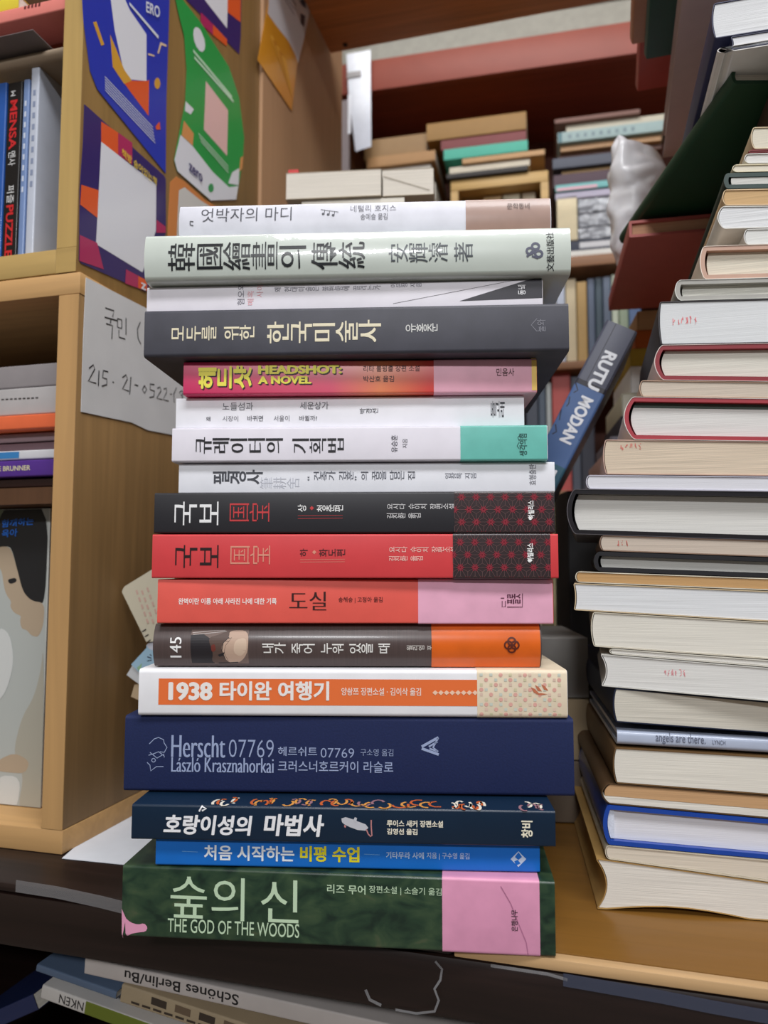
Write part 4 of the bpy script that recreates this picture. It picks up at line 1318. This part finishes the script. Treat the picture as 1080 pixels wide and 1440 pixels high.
Z5 = lambda *pts: [(100 + x / 3.512, y / 3.512) for x, y in pts]
gl = dict(rough=.35, coat=.3)
BL = ink((36, 58, 176), **gl)
WH = ink((226, 228, 236), **gl)
OR = ink((226, 92, 44), **gl)
GO = ink((214, 160, 60), **gl)
NV = ink((50, 38, 104), **gl)
MG = ink((176, 44, 96), **gl)
PK = ink((222, 140, 170), **gl)
GR = ink((36, 156, 74), **gl)
CY = ink((220, 226, 236), **gl)
lay = [(Z5((188, -60), (215, 150), (255, 330), (290, 392), (372, 400), (372, 170), (290, 50), (240, -60)), 1), (Z5((192, 170), (205, 330), (290, 450), (382, 572), (385, 395), (372, 400), (300, 398), (262, 345), (225, 250)), 2),
       (Z5((192, 170), (205, 330), (262, 415), (300, 398), (262, 345), (225, 250)), 3), (Z5((108, 110), (124, 106), (163, 220), (148, 226)), 3), (Z5(*[(425 + 15 * math.cos(a * .6), 412 + 28 * math.sin(a * .6)) for a in range(10)]), 3),
       (Z5((378, 262), (410, 272), (412, 280), (380, 272)), 6), (Z5((425, 262), (440, 208), (470, 222), (470, 232), (445, 222), (432, 266)), 6), (Z5((415, 625), (436, 600), (440, 640), (420, 640)), 2)]
for pl in lines([(165, 372), (165, 450)], [(400, 620), (415, 715)], 6, 2.2):
    lay.append((Z5(*pl), 5))
lay.append((Z5((285, 10), (430, 178), (428, 192), (285, 24)), 5))
sticker('sticker', 'blue sticker with an orange torn-paper wedge, peeling off the yellow bookcase side', 'sticker', XU + .0009,
        Z5((56, -120), (56, 0), (62, 100), (95, 350), (130, 440), (467, 856), (470, 500), (486, 0), (486, -30)), lay, [BL, WH, OR, GO, NV, CY, ink((226, 200, 160))],
        [(Z5((366, 60), (434, 92), (434, 34), (366, 6)), 'ERO', 'H', .02, 5)])
RD = lambda pts: pts
lay = [(Z5((148, 600), (232, 655), (232, 765), (148, 700)), 1), (Z5((232, 655), (302, 705), (302, 815), (232, 765)), 2), (Z5((148, 700), (420, 912), (418, 1140), (352, 1345), (122, 1205), (136, 940)), 3),
       (Z5((50, 912), (135, 940), (130, 1077), (44, 1010)), 1), (Z5((42, 1160), (128, 1200), (160, 1330), (40, 1288)), 2), (Z5((270, 1330), (374, 1385), (374, 1438), (266, 1400)), 2),
       (Z5((330, 1362), (374, 1385), (374, 1438), (330, 1422)), 1), (Z5((420, 1085), (466, 1120), (466, 1150), (420, 1150)), 2)]
sticker('sticker', 'purple and orange sticker with yellow lettering and a big white panel, below the blue one', 'sticker', XU + .0006,
        Z5((66, 516), (75, 522), (460, 868), (468, 885), (468, 1150), (376, 1438), (366, 1440), (50, 1300), (40, 1288), (44, 930), (60, 700)), lay, [NV, OR, MG, WH, ink((236, 206, 60), **gl)],
        [(Z5((246, 772), (418, 918), (418, 882), (246, 730)), '책방 숨어있는책', 'H', .012, 4), (Z5((340, 1425), (366, 1437), (366, 1405), (340, 1393)), 'z', 'H', .02, 3)])
lay = [(Z5((540, 665), (600, 722), (700, 850), (780, 925), (826, 918), (815, 985), (690, 990), (525, 845), (510, 790)), 1), (Z5((665, 400), (775, 545), (770, 770), (655, 640)), 2), (Z5(*[(632 + 26 * math.cos(a * .5) + 14 * math.sin(a * .5), 195 + 62 * math.sin(a * .5)) for a in range(12)]), 1),
       (Z5((565, 500), (606, 540), (590, 565), (562, 548)), 1), (Z5((556, 595), (605, 660), (600, 720), (545, 668)), 4), (Z5((795, 850), (830, 830), (826, 915), (775, 905)), 1), (Z5((835, 780), (850, 770), (845, 830), (830, 850)), 4),
       (Z5(*[(690 + 14 * math.cos(a * .6), 928 + 22 * math.sin(a * .6)) for a in range(10)]), 3)]
for pl in lines([(598, 232), (610, 300)], [(790, 470), (804, 512)], 2, 7) + lines([(625, 650), (640, 705)], [(775, 815), (775, 860)], 3, 3):
    lay.append((Z5(*pl), 5))
sticker('sticker', 'green leaf-shaped sticker with a white foot, curling on the yellow bookcase side', 'sticker', XU + .0012,
        Z5((512, -30), (530, 60), (560, 180), (572, 350), (565, 500), (535, 660), (510, 790), (525, 845), (690, 990), (815, 985), (848, 800), (855, 680), (830, 480), (780, 330), (640, 110), (530, -30)),
        lay, [GR, WH, ink((230, 190, 186), **gl), ink((40, 150, 80), **gl), ink((216, 150, 90), **gl), ink((190, 226, 196), **gl), NV],
        [(Z5((578, 840), (645, 905), (645, 865), (578, 802)), 'zero', 'H', .02, 6)])
sticker('sticker', 'purple, magenta and orange sticker partly hidden above the green one', 'sticker', XU + .0005,
        Z5((540, -60), (570, 0), (830, 268), (838, 180), (842, -60)), [(Z5((655, -60), (660, 0), (770, 140), (775, -60)), 1), (Z5((640, 60), (700, 120), (700, 172), (640, 118)), 2), (Z5((700, 120), (770, 195), (768, 228), (700, 172)), 3),
                                                          (Z5((772, -40), (838, -40), (836, 110), (772, 60)), 3)], [NV, WH, MG, OR])
sticker('notice', 'cream notice with an orange border, half hidden behind the topmost stack book', 'notice', XU + .0007,
        Z5((478, 1130), (490, 900), (520, 872), (560, 895), (660, 985), (900, 1130), (900, 1200), (478, 1200)), [(Z5((520, 1190), (532, 940), (560, 925), (640, 990), (880, 1140), (880, 1190)), 1)], [ink((206, 130, 70)), ink((206, 204, 200))])
# handwritten note
ns_ = [[(148, 433), (160, 437), (158, 446)], [(147, 446), (165, 451)], [(156, 448), (155, 455)], [(149, 455), (158, 458), (157, 477)], [(165, 448), (165, 460), (171, 462), (171, 450), (165, 448)], [(177, 447), (177, 471)],
       [(167, 464), (167, 474), (176, 477)], [(197, 453), (193, 463), (194, 476), (198, 484)],
       [(125, 518), (131, 513), (133, 519), (124, 536), (135, 539)], [(139, 521), (138, 543)], [(152, 523), (145, 521), (144, 531), (150, 533), (150, 541), (143, 543)], [(158, 537), (160, 538)],
       [(172, 531), (177, 527), (179, 533), (172, 547), (181, 550)], [(184, 530), (182, 555)], [(189, 541), (194, 542.5)], [(203, 542), (200, 548), (203, 553), (206, 548), (203, 542)],
       [(217, 541), (211, 540), (211, 548), (217, 550), (216, 558), (210, 559)], [(221, 546), (225, 544), (226, 550), (220, 560), (228, 562)], [(230, 547), (234, 546), (234, 552), (229, 562), (237, 564)],
       [(239, 554), (241.5, 555)], [(248, 545), (244, 555), (245, 566)], [(256, 549), (252, 552), (255, 557), (257, 550), (256, 566)]]
NOTE = mat((214, 214, 216), .7, amt=.03, scale=30)
root, c = sticker('paper_note', 'white paper note with handwritten Korean word and digits taped to the pine bookcase', 'note', .0007,
                  [(121, 390), (203, 432), (300, 486), (300, 634), (240, 611), (208, 605), (185, 594), (114, 579), (117, 480)], [], [NOTE])
for nm, sts in (('handwritten_word', ns_[:8]), ('handwritten_number', ns_[8:])):
    g = G()
    for st_ in sts:
        V, F = strip([(a - c[0], b_ - c[1]) for a, b_ in (on_side(x, y, .0007) for x, y in st_)], .0011)
        g.add([(.00015, p[0], p[1]) for p in V], F)
    g.obj(nm, ink((40, 40, 46)), root, fix=False, smooth=False)
# flyer on the partition
Z7 = lambda *pts: [(340 + x / 4.909, y / 4.909) for x, y in pts]
lay = [(Z7((180, 95), (195, -200), (500, -200), (485, 0), (425, 290), (388, 435), (370, 380), (320, 280), (240, 180)), 1)]
for pl in lines([(270, -100), (300, 10)], [(380, 20), (360, 120)], 3, 6):
    lay.append((Z7(*pl), 2))
lay += [(Z7((395, 0), (440, -10), (440, 60), (410, 30)), 3), (Z7((405, 90), (438, 110), (430, 185), (405, 160)), 3)]
for k in range(5):
    lay.append((Z7((190 + 20 * k, 240 + 34 * k), (215 + 22 * k, 250 + 40 * k), (345, 640), (340, 655)), 4 if k % 2 else 5))
sticker('flyer', 'golden and white flyer hanging on the tan partition', 'flyer', .0012, Z7((195, -200), (185, 0), (110, 415), (345, 765), (380, 470), (430, 280), (485, 0), (500, -200)), lay,
        [ink((206, 140, 36), **gl), ink((206, 206, 212), **gl), ink((130, 130, 140)), ink((60, 60, 76)), ink((190, 124, 34)), ink((216, 156, 56))])
# white sheet lying on the counter
P = [CF.inverted() @ at_z(x, y, TZ + .0006) for x, y in [(87, 1207), (176, 1216), (232, 1176), (300, 1120), (192, 1116)]]
o = G().ext([(p.x, p.y) for p in P], lambda p, q, t: (p, q, t), .0004, .0007).obj('paper_sheet', mat((222, 226, 234), .6, amt=.02), M=CF, smooth=False)
tag(o, 'blank white paper sheet on the counter between bookcase and tall stack', 'paper')


# ---- cards tucked behind the stack
def card(name, lab, Y, outline, layers, mats):
    n = Vector((0, 1, 0))
    P = [hit(x, y, Vector((0, Y, 0)), n) for x, y in outline]
    c = sum(P, Vector()) / len(P)
    root = thing(name, lab, 'card', Matrix.Translation(c))
    G().ext([(p.x - c.x, p.z - c.z) for p in P], lambda p, q, t: (p, t, q), 0, .0004).obj('sheet', mats[0], root, smooth=False)
    g = G()
    for k, (poly, mi) in enumerate(layers):
        Q = [hit(x, y, Vector((0, Y, 0)), n) for x, y in poly]
        g.add([(p.x - c.x, -.00015 - k * .00003, p.z - c.z) for p in Q], [list(range(len(Q)))], mi)
    if layers:
        g.obj('print', mats, root, fix=False, smooth=False)


ZC = lambda *pts: [(160 + x / 6.55, 780 + y / 6.55) for x, y in pts]
ly = []
for k in range(5):
    for j in range(3):
        x, y = 200 + 50 * j + k * 24, 330 + 66 * k + (j % 2) * 14 - 12 * j
        ly.append((ZC((x, y), (x + 16, y - 6), (x + 30, y + 34), (x + 14, y + 40)), 1))
ly += [(ZC((258, 706), (298, 682), (302, 690), (262, 714)), 2), (ZC((285, 750), (320, 730), (324, 738), (289, 758)), 2), (ZC((308, 800), (338, 780), (342, 788), (312, 808)), 2)]
card('card', 'beige round-cornered card with faded pink print, fanned out behind the stack', .566, ZC((75, 345), (82, 320), (100, 292), (355, 135), (560, 60), (560, 760), (360, 800), (300, 805)), ly, [ink((206, 198, 176)), ink((206, 170, 156)), ink((50, 48, 50))])
card('card', 'light blue card with black ticks, fanned out behind the stack', .5685, ZC((160, 1012), (300, 860), (300, 835), (345, 785), (560, 700), (560, 1100), (240, 1090)),
     [(ZC((300, 835), (345, 785), (500, 740), (500, 930), (330, 870)), 1), (ZC((335, 915), (350, 928), (346, 934), (330, 922)), 2), (ZC((310, 935), (350, 950), (348, 958), (308, 944)), 2), (ZC((308, 974), (350, 966), (350, 974), (308, 982)), 2), (ZC((215, 1040), (260, 1000), (250, 1060), (230, 1070)), 3)],
     [ink((160, 194, 216)), ink((206, 208, 220)), ink((44, 44, 56)), ink((150, 190, 150))])
card('card', 'plain white card corner poking out below the light blue card', .571, ZC((118, 1108), (170, 1022), (560, 1000), (560, 1220), (235, 1195)), [], [ink((206, 208, 210))])
card('card', 'small tan card corner lowest in the fan behind the stack', .5735, ZC((158, 1308), (190, 1198), (560, 1150), (560, 1400), (240, 1345)), [], [ink((190, 166, 134))])

# ================================================================== books on the wall shelves at the back
za = ZB[0]
dd = .03
D = lambda x0, x1, yt, zb, col, lab, d=.03, **k: lying(SF, 'old_book', lab, x0, x1, yt, zb, d, .17, col, rough=.55, **k)
# pile under the bag
zt = za
b, zt = D(776, 893, 350, zt, (214, 212, 206), 'thin white book at the foot of the wall shelf pile under the plastic-wrapped volumes', .004)
b, z7 = D(778, 890, 336, zt, (44, 50, 70), 'dark navy book with a pale label under the plastic-wrapped volumes', .012)
b.place([b.rect(815, 339, 860, 347)], 'spine_label', ink((206, 206, 210)))
lying(SF, 'slipcase', 'cream slipcase end beside the plastic-wrapped dark volumes', 783, 811, 275, z7, .01, .15, (226, 212, 178), rough=.7, cat='box')
zt = z7
for yt, lab in [(317, 'lowest of the three dark plastic-wrapped volumes on the wall shelf'), (297, 'middle one of the three dark plastic-wrapped volumes on the wall shelf'), (276, 'topmost of the three dark plastic-wrapped volumes on the wall shelf')]:
    b, zt = D(812, 900, yt, zt, (62, 66, 78), lab, .014)
    nx, nz = 26, 8
    V = []
    for a in range(nx + 1):
        for c_ in range(nz + 1):
            x, z = -b.L / 2 + .002 + (b.L - .004) * a / nx, b.T * (.04 + .92 * c_ / nz)
            V.append((x, -.0016 + .0032 * noise.noise(Vector((x * 160, z * 120, yt))), z))
    F = [[a * (nz + 1) + c_, (a + 1) * (nz + 1) + c_, (a + 1) * (nz + 1) + c_ + 1, a * (nz + 1) + c_ + 1] for a in range(nx) for c_ in range(nz)]
    o = G().add(V, F).obj('plastic_wrap', mat((226, 230, 240), .12, 'flat', coat=1.0, spec=.8, alpha=.35), b.root, ang=80)
    o['label'] = 'shiny crinkled plastic wrap'
for x0, x1, yt, col, lab, d in [(781, 872, 267, (176, 170, 190), 'lilac book lying on the plastic-wrapped volumes', .01), (781, 900, 254, (110, 176, 176), 'pink and teal striped book on the lilac one', .006),
                                (778, 890, 240, (70, 44, 58), 'dark plum book above the pink and teal striped one', .02), (790, 930, 233, (160, 130, 84), 'ochre book above the dark plum one', .03),
                                (777, 900, 216, (74, 78, 92), 'slate grey book with worn spine on the wall shelf', .02), (786, 930, 210, (84, 50, 36), 'dark brown book between the slate and the tan ones', .03),
                                (788, 930, 197, (184, 144, 104), 'tan book under the pale teal one on the wall shelf', .02), (784, 935, 177, (150, 172, 172), 'pale teal book with a row of small patterns on its spine', .01),
                                (796, 935, 168, (190, 184, 166), 'cream grey book resting on the pale teal one', .03), (780, 900, 160, (120, 84, 74), 'brownish pink book at the top of the wall shelf pile', .02)]:
    b, zt = D(x0, x1, yt, zt, col, lab, d)
    if col == (110, 176, 176):
        b.place([b.full(*b.loc(784, 260)[:1], b.loc(835, 260)[0])] if False else [([(-b.L / 2 + .002, b.T * .1), (0, b.T * .1), (0, b.T * .5), (-b.L / 2 + .002, b.T * .5)], [[0, 1, 2, 3]], 0, 0)], 'spine_stripe', ink((216, 160, 176)))
    if col == (150, 172, 172):
        b.place([(*strip([(-b.L * .4 + .014 * k, b.T * .5), (-b.L * .4 + .014 * k + .006, b.T * .5)], b.T * .4), 0, 0) for k in range(9)] + [([(-b.L / 2 + .001, .001), (-b.L * .46, .001), (-b.L * .46, b.T - .001), (-b.L / 2 + .001, b.T - .001)], [[0, 1, 2, 3]], 1, 0)],
                'spine_pattern', [ink((110, 130, 136)), ink((50, 100, 110))])
# wooden riser with a pile on it
x0, x1 = loc_on(SF, 634, 280, .02).x, loc_on(SF, 771, 250, .02).x
zr1, zr0 = loc_on(SF, 700, 247, .02).z, loc_on(SF, 700, 262, .02).z
rs = thing('wooden_riser', 'small yellowish wooden riser standing on the wall shelf with a pile on it', 'shelf', SF)
RM = mat((196, 160, 100), .5, 'woodx', amt=.1)
G().box(x0, x1, .02, .16, zr0, zr1, bev=.001).obj('top_board', RM, rs)
for xa in (x0, x1 - .014):
    G().box(xa, xa + .014, .021, .159, za + .0005, zr0 - .0003).obj('leg', RM, rs)
zt = zr1
for xa, xb, yt, col, lab, d in [(628, 742, 238, (36, 30, 28), 'black flat book lowest on the wooden riser', .012), (632, 745, 229, (206, 196, 176), 'white flat book on the black one on the riser', .016), (650, 766, 216, (186, 146, 100), 'tan flat book poking out sideways in the riser pile', .01),
                                (624, 742, 203, (70, 172, 150), 'sea green flat book in the riser pile', .01), (620, 740, 190, (120, 50, 52), 'dark red flat book in the riser pile', .014), (600, 740, 165, (150, 112, 54), 'thick golden brown book topping the riser pile', .012)]:
    b, zt = D(xa, xb, yt, zt, col, lab, d)
for xa, xb, yt, col, lab in [(650, 664, 284, (120, 92, 60), 'low brown upright booklet under the riser'), (680, 706, 272, (206, 178, 130), 'buff upright booklet under the riser'), (708, 732, 266, (216, 212, 186), 'pale cream upright booklet under the riser'),
                             (735, 754, 268, (190, 176, 150), 'speckled grey buff upright booklet under the riser')]:
    standing(SF, 'booklet', lab, xa, xb, yt, za, .05, .1, col, zmax=zr0 - .002)
# pile at the other end of that shelf
zt = za
for xa, xb, yt, col, lab, d in [(520, 610, 322, (150, 116, 80), 'brown thick book at the foot of the yellowed wall shelf pile', .03), (510, 612, 262, (196, 160, 112), 'yellowed thick book low in the wall shelf pile', .03),
                                (506, 606, 236, (206, 172, 122), 'yellowed tan book with wavy pages on the wall shelf', .03), (516, 612, 216, (170, 128, 82), 'brown yellowed book on the wavy tan one', .02), (512, 600, 192, (150, 118, 78), 'dull brown book topping the yellowed wall shelf pile', .03)]:
    b, zt = D(xa, xb, yt, zt, col, lab, d, fore=yt in (236, 262))
# plastic sheet
P = [loc_on(SF, x, y, -.012) for x, y in [(487, 76), (521, 70), (522, 206), (500, 213), (490, 130)]]
c = sum(P, Vector()) / len(P)
root = thing('plastic_sleeve', 'translucent white plastic sleeve hanging at the end of the terracotta fascia', 'sleeve', SF @ Matrix.Translation(c))
G().ext([(p.x - c.x, p.z - c.z) for p in P], lambda p, q, t: (p, t, q), 0, .0006).obj('sheet', mat((206, 210, 222), .25, coat=.5, amt=.03), root, smooth=False)
gx, gz = P[0].x - c.x, P[0].z - c.z
G().box(gx + .002, gx + .03, -.0022, -.0002, gz - .052, gz - .04).obj('clip', mat((150, 146, 146), .3), root)
G().box(gx + .004, gx + .010, -.0012, -.0002, -.07, .01).obj('fold', mat((236, 238, 246), .2), root)
x9 = loc_on(SF, 481, 195, -.004).x
o = G().box(x9, x9 + .016, -.012, -.001, loc_on(SF, 488, 262, 0).z - .6, loc_on(SF, 488, 146, 0).z).obj('wooden_batten', mat((140, 128, 130), .5, 'woodz'), M=SF)
tag(o, 'narrow grey batten fixed upright at the end of the wall shelf', 'batten')
# second shelf: upright books
for k, (xa, xb, yt, col, lab) in enumerate([(760, 782, 394, (176, 150, 120), 'buff upright book at the near end of the second wall shelf row'), (783, 795, 390, (188, 196, 214), 'bluish white upright book on the second wall shelf'), (796, 811, 392, (206, 190, 156), 'cream upright book on the second wall shelf'), (812, 826, 396, (180, 146, 88), 'ochre upright book on the second wall shelf'),
                                            (827, 837, 392, (88, 100, 122), 'slate upright book on the second wall shelf'), (838, 848, 390, (60, 78, 90), 'dark teal upright book on the second wall shelf'), (849, 860, 389, (92, 104, 124), 'grey blue upright book on the second wall shelf'),
                                            (861, 870, 386, (196, 206, 186), 'pale green upright book on the second wall shelf'), (871, 884, 388, (150, 164, 140), 'sage upright book on the second wall shelf'), (885, 902, 390, (84, 108, 150), 'blue upright book on the second wall shelf')]):
    standing(SF, 'old_book', lab, xa, xb, yt, ZB[1], .02 + .004 * (k % 3), .13, col, rough=.5)
for k, (xa, xb, yt, col, lab) in enumerate([(740, 757, 532, (70, 76, 90), 'slate upright book on the third wall shelf'), (758, 768, 535, (80, 92, 108), 'grey blue narrow upright book on the third wall shelf'), (769, 776, 538, (176, 182, 182), 'narrow pale upright book on the third wall shelf'),
                                            (777, 803, 524, (186, 84, 80), 'wide faded red upright book on the third wall shelf'), (804, 816, 530, (84, 90, 104), 'blue slate upright book beside the faded red one'), (817, 836, 533, (60, 62, 74), 'dark slate upright book further along the third wall shelf')]):
    standing(SF, 'old_book', lab, xa, xb, yt, ZB[2], .02 + .005 * (k % 2), .13, col, rough=.5)
for k, (xa, xb, yt, col, lab) in enumerate([(745, 762, 730, (150, 140, 120), 'greyish buff upright book on the fourth wall shelf'), (763, 777, 722, (120, 140, 120), 'green upright book on the fourth wall shelf'), (778, 800, 726, (190, 180, 150), 'cream upright book on the fourth wall shelf')]):
    standing(SF, 'old_book', lab, xa, xb, yt, ZB[3], .02, .13, col, rough=.5)

# ---- beige books lying high behind the stack, on a hidden pile
n = Vector((0, 1, 0))
pa, pb_ = hit(402, 281, Vector((0, .70, 0)), n), hit(538, 274, Vector((0, .70, 0)), n)
zlow = min(pa.z, pb_.z) - TZ
HF = frame((pa.x, .70, TZ), 5)
N = 9
Tk = (zlow - .018) / N
for k in range(N):
    Mk = HF @ Matrix.Translation((.065 + .004 * math.sin(k * 2.1), .004 * math.cos(k * 3) + .004, .0006 + k * Tk)) @ Matrix.Rotation(R(3 * math.sin(k * 4)), 4, 'Z')
    Book('thick_book', 'thick cloth book in the hidden pile behind the tall stack', Mk, .12, .10, Tk - .0008, [(120, 96, 74), (92, 84, 80), (150, 130, 100)][k % 3], group='books of the hidden pile', rough=.7)
zz2 = .0006 + N * Tk
Mk = HF @ Matrix.Translation((.045, .004, zz2))
Book('booklet', 'black booklet peeping out under the two beige books behind the stack', Mk, .09, .10, .005, (30, 26, 26))
Mk = HF @ Matrix.Translation((.065, .003, zz2 + .0056))
Book('booklet', 'white booklet squeezed under the two beige books behind the stack', Mk, .10, .10, zlow - zz2 - .0062, (206, 200, 186))
zA = hit(402, 243, Vector((0, .70, 0)), n).z - TZ
for xa, xb, yA, lab, dy in [(402, 536, 243, 'beige book with a red marker peeping out of its top, behind the topmost stack book', 0), (538, 610, 244, 'beige book with a slanting line across it, behind the topmost stack book', .002)]:
    la, lb = loc_on(HF, xa, 262, dy).x, loc_on(HF, xb, 262, dy).x
    Mk = HF @ Matrix.Translation(((la + lb) / 2, dy + .10, zlow + .0005)) @ Matrix.Rotation(R(180), 4, 'Z')
    b = Book('thick_book', lab, Mk, lb - la, .10, zA - zlow - .001, (196, 182, 160), page=(204, 194, 176), rough=.7)
    if dy == 0:
        g = G().box(-.006 + b.L / 2 - .006, b.L / 2 - .002, .092, .099, b.T - .001, b.T + .004)
        g.obj('red_marker', ink((190, 40, 36)), b.root)
    else:
        V, F = strip([(-b.L * .42, b.T * .15), (b.L * .48, b.T * .75)], .0008)
        g = G().add([(v[0], b.W + .0003, v[1]) for v in V], F)
        g.obj('slanting_line', ink((150, 138, 120)), b.root, fix=False, smooth=False)

# ================================================================== below the counter edge


def tilted(name, lab, cat, pl, pr, hpx, d, W, col, ext=0, **k):
    """book under the counter: its top edge runs from pixel pl to pixel pr on the plane y = d"""
    A, B2 = loc_on(CF, *pl, d), loc_on(CF, *pr, d)
    ang = math.atan2(B2.z - A.z, B2.x - A.x)
    L = (B2 - A).length + ext
    T = hpx * (.43 / FPX)
    Mk = CF @ Matrix.Translation((A.x, d, A.z)) @ Matrix.Rotation(-ang, 4, 'Y') @ Matrix.Translation((L / 2, 0, -T))
    return Book(name, lab, Mk, L, W, T, col, cat=cat, **k)


b = tilted('paperback_book', 'white book lying upside down under the counter edge with black serif lettering', 'book', (120, 1347), (500, 1430), 25, .045, .16, (196, 188, 184), ext=.12, rough=.5)
V, F = letters('Schönes Berlin/Bu', 'H', .012)
it = [([(b.loc(336, 1396)[0] - (b.loc(336, 1396)[0] - b.loc(176, 1360)[0]) * u, b.T * (.80 - .62 * v), k) for u, v, k in V], F, 0, 0)]
b.place(it, 'title_lettering', ink((30, 28, 30)))
b = tilted('newspaper', 'folded yellowish newspaper with dark photos under the counter edge', 'newspaper', (172, 1384), (340, 1438), 28, .045, .16, (170, 152, 124), ext=.08, rough=.7)
it = []
for k in range(6):
    a = -b.L / 2 + .022 + k * .017
    it.append(([(a, b.T * .45), (a + .011, b.T * .42), (a + .011, b.T * .82), (a, b.T * .85)], [[0, 1, 2, 3]], k % 2, 0))
for k in range(16):
    a = -b.L / 2 + .008 + k * .008
    it.append((*strip([(a, b.T * .22), (a + .006, b.T * .22)], .0014), 0, .00003))
b.place(it, 'printed_columns', [ink((64, 54, 46)), ink((110, 92, 74))])
b = tilted('magazine', 'dull blue grey magazine under the counter edge above the olive banded book', 'magazine', (52, 1356), (164, 1395), 12, .045, .16, (92, 110, 136), rough=.35, coat=.2)
b = tilted('hardcover_book', 'white spine with an olive green band and upside-down capitals under the counter', 'book', (60, 1385), (232, 1447), 22, .045, .17, (206, 202, 198), hard=True, rough=.45, ext=.02)
ax = b.loc(120, 1416)[0]
bd = b.place([([(ax, 0.0004), (b.L / 2 - .004, 0.0004), (b.L / 2 - .004, b.T - .0004), (ax, b.T - .0004)], [[0, 1, 2, 3]], 0, 0), ([(b.L / 2 - .004, 0.0004), (b.L / 2, 0.0004), (b.L / 2, b.T - .0004), (b.L / 2 - .004, b.T - .0004)], [[0, 1, 2, 3]], 1, 0)],
             'olive_band', [ink((110, 122, 44), .35), ink((214, 210, 190))])
V, F = letters('NKEN', 'H', .004)
xa, xb = b.loc(84, 1400)[0], b.loc(118, 1412)[0]
b.place([([(xb - (xb - xa) * u, b.T * (.8 - .6 * v), k) for u, v, k in V], F, 0, 0)], 'title_lettering', ink((40, 36, 36)))
tilted('paperback_book', 'dark navy book slanting up in the dim corner under the counter', 'book', (-70, 1450), (46, 1398), 26, .045, .15, (34, 44, 84), rough=.35, coat=.2)
# ---- old clear tape on the counter edge
def tape(lab, pts, wd, d=-.0006, m=None, curl=.0):
    P = [loc_on(CF, x, y, d) for x, y in pts]
    c = sum(P, Vector()) / len(P)
    V, F = strip([(p.x - c.x, p.z - c.z) for p in P], wd)
    nV = len(V)
    VV = [(v[0], -curl * math.sin(math.pi * (i // 2) / (nV / 2 - 1)), v[1]) for i, v in enumerate(V)]
    V2 = VV + [(v[0], v[1] + .0002, v[2]) for v in VV]
    FF = F + [[i + nV for i in f][::-1] for f in F]
    o = obj('clear_tape', V2, FF, m or mat((190, 190, 194), .15, 'flat', coat=.6, alpha=.22), M=CF @ Matrix.Translation(c), smooth=True)
    tag(o, lab, 'tape')


TP = mat((140, 138, 140), .2, 'flat', coat=.7, alpha=.4)  # tape whose grey tone paints in the reflection along the edge
tape('long clear tape strip, grey reflection painted in, along the dark counter edge before the bookcase', [(22, 1246), (80, 1255), (140, 1268), (172, 1276)], .007, m=TP)
tape('loose curl of clear tape on the dark counter front below the green book', [(612, 1352), (622, 1362), (620, 1376), (612, 1388), (618, 1404), (612, 1420), (586, 1424), (556, 1420)], .0012, curl=.002)
tape('short torn bit of clear tape hanging on the counter front', [(514, 1392), (520, 1406), (536, 1414)], .0016)
tape('shiny strip of dark tape along the edge beside the page-edge pile', [(792, 1378), (850, 1388), (930, 1402), (1000, 1416), (1090, 1432)], .006, m=mat((70, 76, 96), .2, 'flat', coat=.8, alpha=.6))
tape('thin glinting tape end under the pale edging strip', [(690, 1358), (730, 1364), (770, 1370), (798, 1378)], .0015)

bpy.data.objects.remove(_fo)
bpy.data.curves.remove(_fc)
bpy.data.scenes.remove(_fs)
